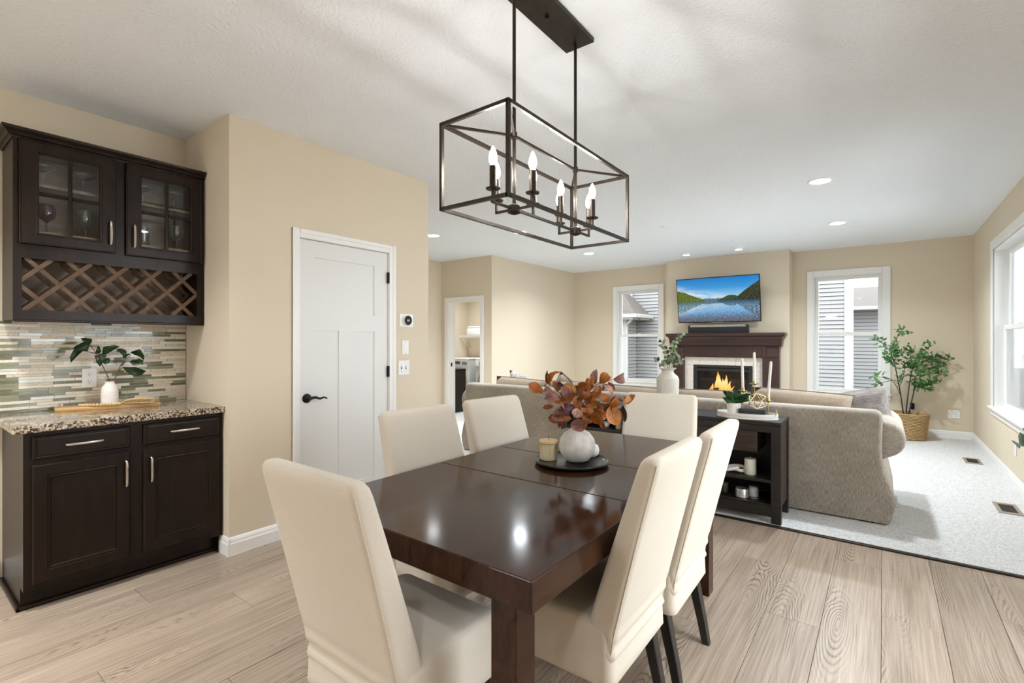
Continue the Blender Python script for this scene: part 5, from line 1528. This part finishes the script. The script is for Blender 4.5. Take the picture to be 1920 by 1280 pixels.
P('frame', FB((g0, g0 + 0.055, 8.53, 8.60, h0, h1), (g1 - 0.055, g1, 8.53, 8.60, h0, h1), (g0 + 0.055, g1 - 0.055, 8.53, 8.60, h1 - 0.04, h1), (g0 + 0.055, g1 - 0.055, 8.53, 8.60, h0, h0 + 0.12), bevel=0.004), M['firebox'], t)
P('hood_louvre', FB((g0 + 0.055, g1 - 0.055, 8.538, 8.60, h1 - 0.10, h1 - 0.052), bevel=0.004), M['firebox'], t)
P('liner', FB((g0, g0 + 0.012, 8.60, 8.91, h0, h1), (g1 - 0.012, g1, 8.60, 8.91, h0, h1), (g0, g1, 8.895, 8.91, h0, h1), (g0, g1, 8.60, 8.91, h1 - 0.012, h1), (g0, g1, 8.60, 8.91, h0, h0 + 0.012)), M['firebox_in'], t)
P('glass_front', FB((g0 + 0.05, g1 - 0.05, 8.565, 8.569, h0 + 0.115, h1 - 0.095)), M['pane'], t)
for (a, b, r) in (((-2.40, 8.70, 0.42), (-1.95, 8.76, 0.44), 0.050), ((-2.35, 8.80, 0.44), (-1.85, 8.72, 0.42), 0.045), ((-2.28, 8.68, 0.50), (-2.02, 8.80, 0.53), 0.035)):
    bm = bm_new()
    pp = spline([Vector(a), (Vector(a) + Vector(b)) / 2 + Vector((0, 0.01, 0.012)), Vector(b)], 6)
    tube(bm, [p - Vector((mcx, YB, 0.16)) for p in pp], [r * (1 + 0.1 * math.sin(5 * i)) for i in range(len(pp))], 12)
    P('log', bm, M['log'], t, True)
P('grate', FB((-2.45, -1.80, 8.66, 8.84, 0.345, 0.375)), M['firebox'], t)
def flame_mat():
    g = G('gas_flame')
    p = g.sep(g.coord())
    nz = g.noise(g.mapping(g.coord(), (14, 14, 5)), 1.0, 3)
    h = g.math('ADD', g.math('MULTIPLY', p[2], 2.3), g.math('MULTIPLY', g.math('SUBTRACT', nz, 0.5), 0.9))
    col = g.ramp(h, [(0.0, (1.0, 0.20, 0.02)), (0.18, (1.0, 0.55, 0.12)), (0.45, (1.0, 0.72, 0.28)), (0.72, (1.0, 0.42, 0.05)), (1.0, (0.85, 0.20, 0.01))])
    em = g.n('ShaderNodeEmission')
    g.link(col, em.inputs[0])
    em.inputs[1].default_value = FIRE_POWER * 0.45
    lw = g.n('ShaderNodeLayerWeight')
    lw.inputs[0].default_value = 0.35
    tr = g.n('ShaderNodeBsdfTransparent')
    mx = g.n('ShaderNodeMixShader')
    f = g.math('MULTIPLY', g.smooth(lw.outputs['Facing'], 0.15, 0.95), 1.0)
    f = g.math('ADD', f, 0.18, clamp=True)
    g.link(f, mx.inputs[0])
    g.link(em.outputs[0], mx.inputs[1])
    g.link(tr.outputs[0], mx.inputs[2])
    g.link(mx.outputs[0], g.out.inputs[0])
    return g.m
M['flame'] = flame_mat()
rf = random.Random(21)
for (x, y, hgt, r, ln) in ((-2.19, 8.74, 0.36, 0.045, -0.03), (-2.13, 8.76, 0.30, 0.040, 0.02), (-2.23, 8.75, 0.27, 0.040, -0.04), (-2.29, 8.73, 0.15, 0.026, -0.04), (-2.07, 8.73, 0.20, 0.032, 0.05), (-2.17, 8.70, 0.24, 0.042, 0.03), (-2.21, 8.71, 0.31, 0.024, 0.01), (-2.33, 8.72, 0.09, 0.018, -0.03), (-2.03, 8.74, 0.12, 0.020, 0.04), (-2.11, 8.70, 0.18, 0.030, 0.05)):
    bm = bm_new()
    rings = []
    ph = rf.uniform(0, 6)
    for k_ in range(13):
        s = k_ / 12
        rr = r * (0.55 + 0.75 * math.sin(PI * min(1, s * 0.85 + 0.18))) * (1 - s) ** 0.55 + 0.001
        cx = ln * s + 0.020 * math.sin(5 * s + ph) * s
        rings.append([(cx + rr * math.cos(2 * PI * q / 12) * (1 + 0.18 * math.sin(3 * q + 7 * s + ph)), rr * 0.7 * math.sin(2 * PI * q / 12), s * hgt) for q in range(12)])
    loft(bm, rings)
    P('flame', bm, M['flame'], t, True, loc=(x - mcx, y - YB, 0.462 - 0.16), angle=None)

# ------------------------------------------------------------------ screen and sound bar
def lake_mat():
    g = G('lake_picture')
    p = g.sep(g.coord())
    SW, SH = 1.265, 0.715
    u = g.math('ADD', g.math('DIVIDE', p[0], SW), 0.5)
    v0 = g.math('ADD', g.math('DIVIDE', p[2], SH), 0.5)
    hz = 0.475
    rip = g.noise(g.comb(g.math('MULTIPLY', u, 9), g.math('MULTIPLY', v0, 70), 0), 1.0, 3)
    below = g.math('LESS_THAN', v0, hz)
    amp = g.math('MULTIPLY', below, 0.045)
    v1 = g.math('ADD', g.math('ABSOLUTE', g.math('SUBTRACT', v0, hz)), g.math('MULTIPLY', g.math('SUBTRACT', rip, 0.5), amp))
    n1 = g.noise(g.comb(g.math('MULTIPLY', u, 16), 3.0, 0), 1.0, 4, 0.6)
    n2 = g.noise(g.comb(g.math('MULTIPLY', u, 9), 8.0, 0), 1.0, 4, 0.6)
    tex = g.noise(g.comb(g.math('MULTIPLY', u, 48), g.math('MULTIPLY', v1, 34), 0), 1.0, 4, 0.85)
    sky = g.ramp(v1, [(0.0, (0.62, 0.82, 0.92)), (0.12, (0.30, 0.62, 0.86)), (0.30, (0.050, 0.34, 0.74)), (0.52, (0.008, 0.22, 0.62))])
    cl = g.noise(g.comb(g.math('MULTIPLY', g.math('ADD', u, v1), 5), g.math('MULTIPLY', v1, 16), 2.0), 1.0, 5, 0.65)
    cm = g.math('MULTIPLY', g.smooth(cl, 0.36, 0.56), g.smooth(g.math('ADD', v1, g.math('MULTIPLY', u, 0.42)), 0.46, 0.16))
    col = g.mix(cm, sky, (0.90, 0.92, 0.93))
    # far ridge
    h1 = g.math('ADD', 0.055, g.math('MULTIPLY', g.math('SUBTRACT', n2, 0.45), 0.12))
    col = g.mix(g.smooth(g.math('SUBTRACT', h1, v1), -0.003, 0.003), col, g.mix(tex, (0.05, 0.10, 0.14), (0.20, 0.28, 0.32)))
    # middle hill on the far shore
    hm = g.math('MULTIPLY', g.math('MULTIPLY', g.smooth(u, 0.48, 0.66), g.smooth(u, 0.84, 0.70)), 0.12)
    hm = g.math('ADD', hm, g.math('MULTIPLY', g.math('SUBTRACT', n1, 0.5), 0.03))
    col = g.mix(g.smooth(g.math('SUBTRACT', hm, v1), -0.003, 0.003), col, g.mix(tex, (0.010, 0.028, 0.022), (0.07, 0.13, 0.05)))
    # trees on one shore
    hl_ = g.math('ADD', g.math('MULTIPLY', g.smooth(u, 0.36, 0.0), 0.20), g.math('MULTIPLY', g.math('SUBTRACT', n1, 0.5), 0.07))
    hl_ = g.math('ADD', hl_, g.math('MULTIPLY', g.smooth(u, 0.40, 0.30), 0.055))
    ml = g.math('MULTIPLY', g.smooth(g.math('SUBTRACT', hl_, v1), -0.004, 0.004), g.smooth(u, 0.385, 0.36))
    col = g.mix(ml, col, g.ramp(tex, [(0.3, (0.012, 0.030, 0.006)), (0.5, (0.10, 0.15, 0.015)), (0.68, (0.34, 0.32, 0.04))]))
    # steep mountain on the other
    hr = g.math('ADD', g.math('MULTIPLY', g.math('POWER', g.math('MAXIMUM', g.math('DIVIDE', g.math('SUBTRACT', u, 0.70), 0.30), 0.0), 0.85), 0.41), g.math('MULTIPLY', g.math('SUBTRACT', n1, 0.5), 0.03))
    mr = g.math('MULTIPLY', g.smooth(g.math('SUBTRACT', hr, v1), -0.004, 0.004), g.smooth(u, 0.70, 0.715))
    col = g.mix(mr, col, g.ramp(tex, [(0.32, (0.004, 0.009, 0.010)), (0.52, (0.03, 0.045, 0.022)), (0.72, (0.22, 0.15, 0.07))]))
    # water tint and shallows
    wat = g.mix(0.35, col, (0.02, 0.16, 0.40))
    sp = g.noise(g.comb(g.math('MULTIPLY', u, 40), g.math('MULTIPLY', v0, 110), 5), 1.0, 3, 0.7)
    wat = g.mix(g.math('MULTIPLY', g.smooth(sp, 0.44, 0.66), g.smooth(v0, 0.48, 0.34)), wat, (0.48, 0.70, 0.90))
    wat = g.mix(g.math('MULTIPLY', g.smooth(v0, 0.27, 0.02), 0.85), wat, g.ramp(sp, [(0.35, (0.03, 0.035, 0.06)), (0.55, (0.17, 0.12, 0.10)), (0.72, (0.45, 0.38, 0.34))]))
    col = g.mix(below, col, wat)
    em = g.n('ShaderNodeEmission')
    g.link(col, em.inputs[0])
    em.inputs[1].default_value = 1.0
    gl = g.n('ShaderNodeBsdfGlossy')
    gl.inputs['Roughness'].default_value = 0.08
    gl.inputs[0].default_value = (0.03, 0.03, 0.03, 1)
    ad = g.n('ShaderNodeAddShader')
    g.link(em.outputs[0], ad.inputs[0])
    g.link(gl.outputs[0], ad.inputs[1])
    g.link(ad.outputs[0], g.out.inputs[0])
    return g.m
M['lake'] = lake_mat()
t = T('wall_mounted_television', 'large flat television showing a mountain lake, tilted down on the chimney wall', 'television', (-2.16, 8.40, 2.004))
t.rotation_euler = (R(11), 0, 0)
P('bezel', boxes((-0.6445, 0.6445, 0.0, 0.035, -0.3715, 0.3715), bevel=0.003), M['tv'], t)
P('screen', boxes((-0.6325, 0.6325, -0.002, 0.0005, -0.3575, 0.3595)), M['lake'], t)
P('rear_housing', boxes((-0.40, 0.40, 0.035, 0.065, -0.28, 0.12), bevel=0.01), M['tv'], t)
P('wall_bracket', boxes((-0.15, 0.15, 0.065, 0.12, -0.10, 0.08)), M['tv'], t)
P('lower_lip', boxes((-0.09, 0.09, -0.001, 0.02, -0.382, -0.3715), bevel=0.002), M['silver'], t)
t = T('sound_bar', 'black sound bar with a silver top strip on the mantel shelf', 'speaker', (-2.165, 8.47, 1.4605))
bm = bm_new()
loft(bm, [[(x, -0.045 + y, z) for x, y in ((-0.466, 0.10), (0.466, 0.10), (0.466, 0.0), (-0.466, 0.0))] for z in (0.0, 0.10)] + [[(x, -0.045 + y, 0.135) for x, y in ((-0.462, 0.10), (0.462, 0.10), (0.462, 0.018), (-0.462, 0.018))]])
P('cabinet_body', bm, M['charcoal'], t)
bm = bm_new()
loft(bm, [[(x, -0.046, 0.1015) for x in (-0.43, 0.43)] + [(x, -0.0295, 0.134) for x in (0.43, -0.43)], [(x, -0.0485, 0.103) for x in (-0.43, 0.43)] + [(x, -0.032, 0.136) for x in (0.43, -0.43)]])
P('silver_strip', bm, M['silver'], t)

# ------------------------------------------------------------------ sapling in a seagrass basket
bx_, by_ = 0.262, 8.56
t = T('seagrass_basket', 'round woven seagrass basket on the carpet under the wide window', 'basket', (bx_, by_, 0.0085))
prof = [(0.0, 0.0), (0.175, 0.0), (0.192, 0.02), (0.205, 0.12), (0.217, 0.22), (0.228, 0.345), (0.216, 0.345), (0.20, 0.25), (0.185, 0.05), (0.0, 0.04)]
P('basket_wall', lathe(bm_new(), prof, 40), M['wicker'], t, True)
for k_ in range(17):
    z = 0.018 + k_ * 0.0203
    r = 0.188 + 0.040 * (z / 0.345) + 0.003
    pts = [((r + 0.006 * math.sin(14 * a + PI * k_)) * math.cos(a), (r + 0.006 * math.sin(14 * a + PI * k_)) * math.sin(a), z + 0.003 * math.sin(5 * a + k_)) for a in [2 * PI * q / 84 for q in range(85)]]
    P('woven_strand', tube(bm_new(), pts, 0.0105, 6, cap=False), M['wicker'], t, True)
P('moss', lathe(bm_new(), [(0.0, 0.318), (0.12, 0.315), (0.212, 0.300), (0.212, 0.28), (0.0, 0.28)], 32), M['soil'], t, True)
t = T('potted_sapling', 'slender green leafed sapling with dark stems growing in the seagrass basket', 'plant', (bx_, by_, 0.33))
bm_l = bm_new()
rl = random.Random(17)
def bm_leaf(bm, b, d, size):
    d = d.normalized()
    n_ = Vector((rl.uniform(-1, 1), rl.uniform(-1.2, 0.2), rl.uniform(0.0, 1.2)))
    x = d.cross(n_).normalized() * size * 0.30
    n2 = x.cross(d).normalized() * size * 0.10
    a, m1, m2, tip = b, b + d * size * 0.35, b + d * size * 0.7, b + d * size
    vs = [bm.verts.new(q) for q in (a, m1 + x + n2, m2 + x * 0.75 + n2, tip, m2 - x * 0.75 + n2, m1 - x + n2, m1, m2)]
    for f in ((0, 6, 1), (1, 6, 7, 2), (2, 7, 3), (0, 5, 6), (6, 5, 4, 7), (7, 4, 3)):
        bm.faces.new([vs[i] for i in f])
for i, pts in enumerate(TSTEM):
    o_ = Vector(t.location)
    pp = spline([Vector((p[0], min(p[1], 8.80), p[2])) - o_ for p in pts], 6)
    if i < 3:
        pp[0] = Vector((0.02 * (i - 1), 0.01 * i, -0.015))
    r0 = 0.0085 if i < 3 else 0.0045
    P('stem', tube(bm_new(), pp, [r0 * (1 - 0.75 * j / len(pp)) for j in range(len(pp))], 7), M['trunk'], t, True)
    for j in range(1, len(pp)):
        fr = j / len(pp)
        if i < 3 and fr < (0.50, 0.45, 0.42)[i]:
            continue
        if i in (3, 12) and fr < 0.6:
            continue
        for q in range(rl.choice((1, 2, 2)) if i in (0, 3, 4, 8, 11, 12) else rl.choice((2, 3))):
            # short side twig carrying a few leaves
            p0 = pp[j] + (pp[j - 1] - pp[j]) * rl.random()
            dv = Vector((rl.uniform(-1, 1), rl.uniform(-1, 1), rl.uniform(-0.45, 0.9))).normalized()
            ln = rl.uniform(0.03, 0.085)
            p1 = p0 + dv * ln
            tube(bm_l, [p0, p1], 0.0012, 3)
            for w in range(3):
                bm_leaf(bm_l, p0 + (p1 - p0) * (0.4 + 0.3 * w), dv + Vector((rl.uniform(-1, 1), rl.uniform(-1, 1), rl.uniform(-0.6, 0.8))), rl.uniform(0.034, 0.056))
P('foliage', bm_l, M['treeleaf'], t, kind='stuff')

# plant beside the window pair, mostly outside the picture
t = T('rubber_plant', 'potted plant under the picture window, only one dark leaf tip showing at the edge', 'plant', (0.83, 4.00, 0.0085))
P('pot', lathe(bm_new(), [(0.0, 0), (0.10, 0), (0.13, 0.24), (0.115, 0.24), (0.10, 0.20), (0.0, 0.19)], 28), M['vase_white'], t, True)
P('stem', tube(bm_new(), spline([(0, 0, 0.19), (0.01, 0.02, 0.34), (0.02, 0.06, 0.52)], 5), 0.006, 6), M['trunk'], t, True)
for (b, tp, w) in (((0.02, 0.06, 0.50), (-0.142, 0.52, 0.655), 0.060), ((0.01, 0.05, 0.46), (0.02, -0.20, 0.60), 0.07), ((0.02, 0.06, 0.52), (0.10, -0.10, 0.66), 0.07)):
    me = LEAF_R[0].copy()
    me.materials.clear()
    me.materials.append(PLANTLEAF[0])
    o_ = Vector(t.location)
    place_leaf('leaf', me, t, Vector(b) + o_, Vector(tp) + o_, w, (0, 0, 2.5))

# ------------------------------------------------------------------ wall plates, thermostat, floor registers
def switch_plate(name, y, z, w, h, label, cat):
    t = T(name, label, cat, (XD + 0.0005, y, z))
    P('plate', boxes((0, 0.006, -w / 2, w / 2, -h / 2, h / 2), bevel=0.003, seg=2), M['white'], t)
    return t
t = T('thermostat', 'round black faced thermostat on a white square backplate beside the door', 'thermostat', (XD + 0.0005, 2.788, 1.507))
P('backplate', boxes((0, 0.006, -0.076, 0.076, -0.055, 0.055), bevel=0.003, seg=2), M['white'], t)
P('dial_ring', lathe(bm_new(), [(0.040, 0.0), (0.043, 0.004), (0.043, 0.020), (0.040, 0.026), (0.0, 0.026)], 36), M['white'], t, True, loc=(0.006, -0.004, 0), rot=(0, R(90), 0))
P('dial_face', lathe(bm_new(), [(0.0395, 0.0), (0.0395, 0.003), (0.0, 0.0035)], 36), M['thermo_face'], t, True, loc=(0.0322, -0.004, 0), rot=(0, R(90), 0))
P('display_ring', lathe(bm_new(), [(0.026, 0.0), (0.026, 0.0006), (0.024, 0.0006), (0.024, 0.0)], 32, cap0=False, cap1=False), M['greyprint'], t, loc=(0.0358, -0.004, 0), rot=(0, R(90), 0))
text('68', 0.026, t, (0.0359, -0.004, -0.009), (R(90), 0, R(90)), M['white'], 'reading', 0.0004)
t = switch_plate('dimmer_plate', 2.778, 1.278, 0.072, 0.118, 'narrow white rocker switch plate below the thermostat', 'switch')
P('rocker', boxes((0.006, 0.0095, -0.017, 0.017, -0.034, 0.034), bevel=0.002), M['trim'], t)
for z in (0.046, -0.046):
    P('screw', lathe(bm_new(), [(0.003, 0), (0.003, 0.0008), (0.0, 0.001)], 10), M['greyprint'], t, loc=(0.006, 0, z), rot=(0, R(90), 0))
t = switch_plate('double_switch_plate', 2.760, 1.106, 0.118, 0.122, 'wide white plate with two toggle switches, lowest on the wall beside the door', 'switch')
for y in (-0.026, 0.022):
    P('toggle_slot', boxes((0.0055, 0.0064, y - 0.006, y + 0.006, -0.013, 0.013)), M['greyprint'], t)
    P('toggle', boxes((0.006, 0.018, y - 0.0045, y + 0.0045, -0.002, 0.009), bevel=0.001), M['white'], t)
    for z in (0.030, -0.030):
        P('screw', lathe(bm_new(), [(0.0028, 0), (0.0028, 0.0008), (0.0, 0.001)], 8), M['greyprint'], t, loc=(0.006, y, z), rot=(0, R(90), 0))
t = T('cable_plate', 'wide white blank cable plate low on the wall right of the basket', 'outlet', (0.770, YF - 0.0005, 0.338))
P('plate', boxes((-0.062, 0.062, -0.006, 0, -0.057, 0.057), bevel=0.003, seg=2), M['white'], t)
for x in (-0.024, 0.024):
    for z in (-0.03, 0.03):
        P('screw', lathe(bm_new(), [(0.0035, 0), (0.0035, 0.0008), (0.0, 0.001)], 8), M['greyprint'], t, loc=(x, -0.006, z), rot=(R(90), 0, 0))
t = T('wall_socket', 'white wall socket with a black plug adapter behind the sapling', 'outlet', (0.325, YF - 0.0005, 0.385))
P('plate', boxes((-0.037, 0.037, -0.006, 0, -0.06, 0.06), bevel=0.003, seg=2), M['white'], t)
ad = P('plug_adapter', boxes((-0.022, 0.030, -0.050, -0.006, -0.012, 0.075), bevel=0.006, seg=2), M['black'], t)
P('cord', tube(bm_new(), spline([(0.004, -0.028, -0.012), (0.004, -0.03, -0.12), (-0.02, -0.02, -0.30)], 4), 0.003, 6), M['black'], t, True)
t = T('window_wall_socket', 'white socket plate under the picture window at the edge of the picture', 'outlet', (XR - 0.0005, 6.30, 0.352))
P('plate', boxes((-0.006, 0, -0.037, 0.037, -0.06, 0.06), bevel=0.003, seg=2), M['white'], t)
def register(x, y, label):
    t = T('floor_register', label, 'floor vent', (x, y, 0.008), group='floor registers in the carpet')
    P('frame', boxes((-0.07, -0.045, -0.16, 0.16, 0, 0.006), (0.045, 0.07, -0.16, 0.16, 0, 0.006), (-0.045, 0.045, -0.16, -0.115, 0, 0.006), (-0.045, 0.045, 0.115, 0.16, 0, 0.006), bevel=0.0015), M['ventmetal'], t)
    P('well', boxes((-0.045, 0.045, -0.115, 0.115, 0, 0.0012)), M['ventdark'], t)
    for k_ in range(15):
        P('louvre', boxes((-0.045, 0.045, -0.1 + k_ * 0.0145 - 0.004, -0.1 + k_ * 0.0145 + 0.004, 0.0014, 0.0045)), M['ventdark'], t)
register(0.788, 7.375, 'brown floor register in the carpet closer to the corner with the sapling')
register(0.786, 5.445, 'brown floor register in the carpet under the picture window')

# ------------------------------------------------------------------ laundry room seen through the doorway
def washer(x, y, label, front_y):
    t = T('washing_machine', label, 'washer', (x, front_y, 0))
    P('casing', boxes((-0.34, 0.34, 0, 0.66, 0.02, 0.95), bevel=0.015, seg=2), M['appliance'], t, True)
    P('top_lid', boxes((-0.345, 0.345, -0.005, 0.665, 0.951, 0.972), bevel=0.006, seg=2), M['white'], t)
    P('control_panel', boxes((-0.33, 0.33, -0.012, 0.0, 0.80, 0.945), bevel=0.003), M['appliance'], t)
    P('display', boxes((-0.08, 0.09, -0.016, -0.012, 0.85, 0.91)), M['appliance_dark'], t)
    P('dial', lathe(bm_new(), [(0.035, 0), (0.032, 0.02), (0.0, 0.022)], 20), M['chrome'], t, True, loc=(-0.18, -0.012, 0.875), rot=(R(90), 0, 0))
    for k_ in range(4):
        P('button', boxes((0.15 + k_ * 0.035, 0.17 + k_ * 0.035, -0.016, -0.012, 0.84, 0.90)), M['appliance_dark'], t)
    P('door_ring', lathe(bm_new(), [(0.25, 0), (0.27, 0.012), (0.26, 0.03), (0.21, 0.035), (0.20, 0.02)], 36, cap0=False, cap1=False), M['chrome'], t, True, loc=(0, 0, 0.50), rot=(R(90), 0, 0))
    P('door_glass', lathe(bm_new(), [(0.205, 0.015), (0.15, 0.03), (0.0, 0.035)], 30, cap0=False), M['appliance_dark'], t, True, loc=(0, 0, 0.50), rot=(R(90), 0, 0))
    P('soap_drawer', boxes((-0.32, -0.24, -0.018, -0.012, 0.83, 0.93), bevel=0.002), M['white'], t)
    return t
washer(-7.06, 7.45, 'white front loading washing machine with a round door in the laundry room', 7.45)
washer(-6.26, 7.45, 'second white laundry machine, only a sliver showing at the doorway edge', 7.50)
t = T('wire_shelf', 'white wire shelf on the laundry room wall above the machines', 'shelf', (-7.40, 8.195, 1.44))
bm = bm_new()
for k_ in range(12):
    tube(bm, [(0.0, -0.02 - k_ * 0.026, 0), (1.6, -0.02 - k_ * 0.026, 0)], 0.003, 5)
for k_ in range(60):
    tube(bm, [(0.01 + k_ * 0.027, -0.005, 0.004), (0.01 + k_ * 0.027, -0.31, 0.004), (0.01 + k_ * 0.027, -0.315, -0.03)], 0.002, 4)
tube(bm, [(0.0, -0.315, -0.03), (1.6, -0.315, -0.03)], 0.004, 5)
P('wire_deck', bm, M['trim'], t, kind='stuff')
for x in (0.02, 1.1):
    P('bracket', bar(bm_new(), (x, -0.29, -0.005), (x, -0.004, -0.28), 0.012), M['trim'], t)
t = T('towel_basket', 'white folded towels heaped in a white bin on the laundry wire shelf', 'towels', (-7.02, 8.03, 1.4455))
P('bin', boxes((-0.20, 0.20, -0.13, 0.13, 0.0, 0.16), bevel=0.03, seg=3), M['towel'], t, True)
P('folded_towel', boxes((-0.18, 0.19, -0.12, 0.12, 0.161, 0.20), bevel=0.018, seg=3), M['towel'], t, True)
t = T('dark_hamper', 'tall narrow black hamper standing just inside the laundry doorway', 'hamper', (-6.46, 6.72, 0))
P('body', boxes((-0.17, 0.17, -0.16, 0.16, 0, 0.79), bevel=0.01), M['hamper'], t)
P('lid', boxes((-0.175, 0.175, -0.165, 0.165, 0.791, 0.81), bevel=0.006), M['hamper'], t)

# ------------------------------------------------------------------ outside: neighbouring houses, lawn, trees
S('ground', boxes((-40, 45, -40, 9.2, -1.2, -1.0), (1.6, 45, 9.2, 60, -1.2, -1.0)), M['lawn'])
S('lawn', boxes((-40, 1.6, 9.2, 60, -1.2, -1.0)), M['grass'])
HY = 17.0
t = T('neighbour_house', 'grey sided neighbouring house seen through both windows beside the fireplace', 'house', (-4, HY, -1.0))
o_ = Vector((-4, HY, -1.0))
hx0, hx1 = -7.15, -0.86
P('wall', boxes((hx0 - 5 - o_.x, hx1 - o_.x, 0.06, 5.0, 0, 6.5)), M['siding'], t)
ch = 0.118
w = hx1 - hx0
def lap(axis, length, h, gap, out):
    """one lapped siding board: leaning face, open shadow gap under its lower lip"""
    prof = [(0.06, gap), (-out, gap), (-0.004, h), (0.06, h)]
    bm = bm_new()
    if axis == 'x':
        loft(bm, [[(a, d, z) for d, z in prof] for a in (-0.5 * length, 0.5 * length)])
    else:
        loft(bm, [[(-d, a, z) for d, z in prof] for a in (-0.5 * length, 0.5 * length)])
    return bm
bm = lap('x', 1, ch, 0.016, 0.03)
board = mesh('siding_board', bm, M['siding'])
for k_ in range(44):
    wl = w if k_ < 26 else w + 4.0
    obj('siding_board', board, t, (hx1 - wl / 2 - o_.x, 0.0, 0.2 + k_ * ch), (0, 0, 0), (wl, 1, 1))
P('corner_board', boxes((hx1 - o_.x - 0.02, hx1 - o_.x + 0.085, -0.04, 0.06, 0, 6.5)), M['outtrim'], t)
# projecting wing with porch eave
wx0, wx1, wy = -12.5, hx0, -0.95
P('wing_wall', boxes((wx0 - o_.x, wx1 - 0.07 - o_.x, wy + 0.07, 0.03, 0, 3.15)), M['siding_warm'], t)
bw2 = mesh('siding_board', lap('x', 1, ch, 0.016, 0.02), M['siding_warm'])
bw3 = mesh('siding_board', lap('y', 1, ch, 0.016, 0.03), M['siding'])
for k_ in range(25):
    obj('siding_board', bw2, t, (-1.5 + wx1 - o_.x, wy, 0.2 + k_ * ch), (0, 0, 0), (3.0, 1, 1))
    obj('siding_board', bw3, t, (wx1 - 0.01 - o_.x, wy / 2, 0.2 + k_ * ch), (0, 0, 0), (1, -wy - 0.1, 1))
P('corner_board', boxes((wx1 - o_.x - 0.14, wx1 - o_.x + 0.03, wy - 0.04, wy + 0.12, 0, 3.15)), M['outtrim'], t)
bm = bm_new()
loft(bm, [[(wx0 - o_.x, wy - 0.45, 3.22), (wx1 + 0.55 - o_.x, wy - 0.45, 3.22), (wx1 + 0.55 - o_.x, 0.02, 3.22), (wx0 - o_.x, 0.02, 3.22)],
          [(wx0 - o_.x, 0.0, 4.7), (wx1 - 0.9 - o_.x, 0.0, 4.7), (wx1 - 0.9 - o_.x, 0.02, 4.7), (wx0 - o_.x, 0.02, 4.7)]])
P('wing_roof', bm, M['shingle'], t)
P('gutter', boxes((wx0 - o_.x, wx1 + 0.62 - o_.x, wy - 0.56, wy - 0.45, 3.11, 3.24), (wx1 + 0.52 - o_.x, wx1 + 0.65 - o_.x, wy - 0.45, -0.05, 3.11, 3.24), bevel=0.02), M['outtrim'], t)
P('soffit', boxes((wx0 - o_.x, wx1 + 0.45 - o_.x, wy - 0.45, wy + 0.03, 3.06, 3.16), (wx1 - o_.x, wx1 + 0.52 - o_.x, wy + 0.03, -0.05, 3.06, 3.16)), M['outtrim'], t)
P('downspout', tube(bm_new(), [(wx1 + 0.45 - o_.x, wy - 0.42, 3.12), (wx1 + 0.06 - o_.x, wy - 0.08, 2.86), (wx1 + 0.06 - o_.x, wy - 0.08, 0.1)], 0.045, 8), M['outtrim'], t, True)
P('rake_board', boxes((hx0 - 0.34 - o_.x, hx0 - 0.14 - o_.x, -0.09, -0.03, 3.3, 6.5)), M['outtrim'], t)

FYh = 27.0
t = T('distant_house', 'far shingled house in the gap beside the neighbouring house', 'house', (0.6, FYh, -1.0))
P('wall', boxes((-4, 1.2, 0.06, 6, 0, 3.85)), M['siding'], t)
b4 = mesh('siding_board', lap('x', 1, 0.16, 0.022, 0.035), M['siding'])
for k_ in range(23):
    obj('siding_board', b4, t, (-1.4, 0, 0.1 + k_ * 0.16), (0, 0, 0), (5.2, 1, 1))
bm = bm_new()
loft(bm, [[(-4.4, -0.6, 3.82), (1.5, -0.6, 3.82), (1.5, 6.6, 3.82), (-4.4, 6.6, 3.82)], [(-4.4, 3.0, 5.0), (1.5, 3.0, 5.0), (1.5, 3.1, 5.0), (-4.4, 3.1, 5.0)]])
P('roof', bm, M['shingle'], t)
P('gutter', boxes((-4.4, 1.5, -0.74, -0.6, 3.68, 3.84), bevel=0.02), M['outtrim'], t)
wn = P('window_frame', boxes((-0.62, -0.50, -0.06, 0.0, 1.0, 3.2), (0.50, 0.62, -0.06, 0.0, 1.0, 3.2), (-0.50, 0.50, -0.06, 0.0, 3.08, 3.2), (-0.5, 0.5, -0.06, 0.0, 1.0, 1.12)), M['outtrim'], t, loc=(0.55, 0, 0))
P('window_pane', boxes((-0.50, 0.50, -0.03, -0.01, 1.12, 3.08)), M['silver'], wn)

def yard_tree(x, y, h, label, seed):
    t = T('yard_tree', label, 'tree', (x, y, -1.0))
    r_ = random.Random(seed)
    P('trunk', tube(bm_new(), [(0, 0, 0), (0.05, 0, h * 0.4), (0, 0.05, h * 0.8)], [0.16, 0.11, 0.04], 8), M['trunk'], t, True)
    bm = bm_new()
    for i in range(2600):
        a, b = r_.uniform(0, 2 * PI), r_.uniform(-1, 1)
        rr = h * 0.30 * r_.random() ** 0.4
        c = Vector((rr * math.cos(a) * math.sqrt(1 - b * b), rr * math.sin(a) * math.sqrt(1 - b * b), h * 0.68 + rr * b * 1.15))
        d = Vector((r_.uniform(-1, 1), r_.uniform(-1, 1), r_.uniform(-1, 1))).normalized() * 0.16
        e_ = d.cross(Vector((r_.uniform(-1, 1), r_.uniform(-1, 1), r_.uniform(-1, 1)))).normalized() * 0.07
        vs = [bm.verts.new(q) for q in (c, c + d * 0.5 + e_, c + d, c + d * 0.5 - e_)]
        bm.faces.new(vs)
    P('foliage', bm, M['outleaf'], t, kind='stuff')
yard_tree(9.6, 42.0, 5.6, 'hazy green tree far outside the picture window', 3)
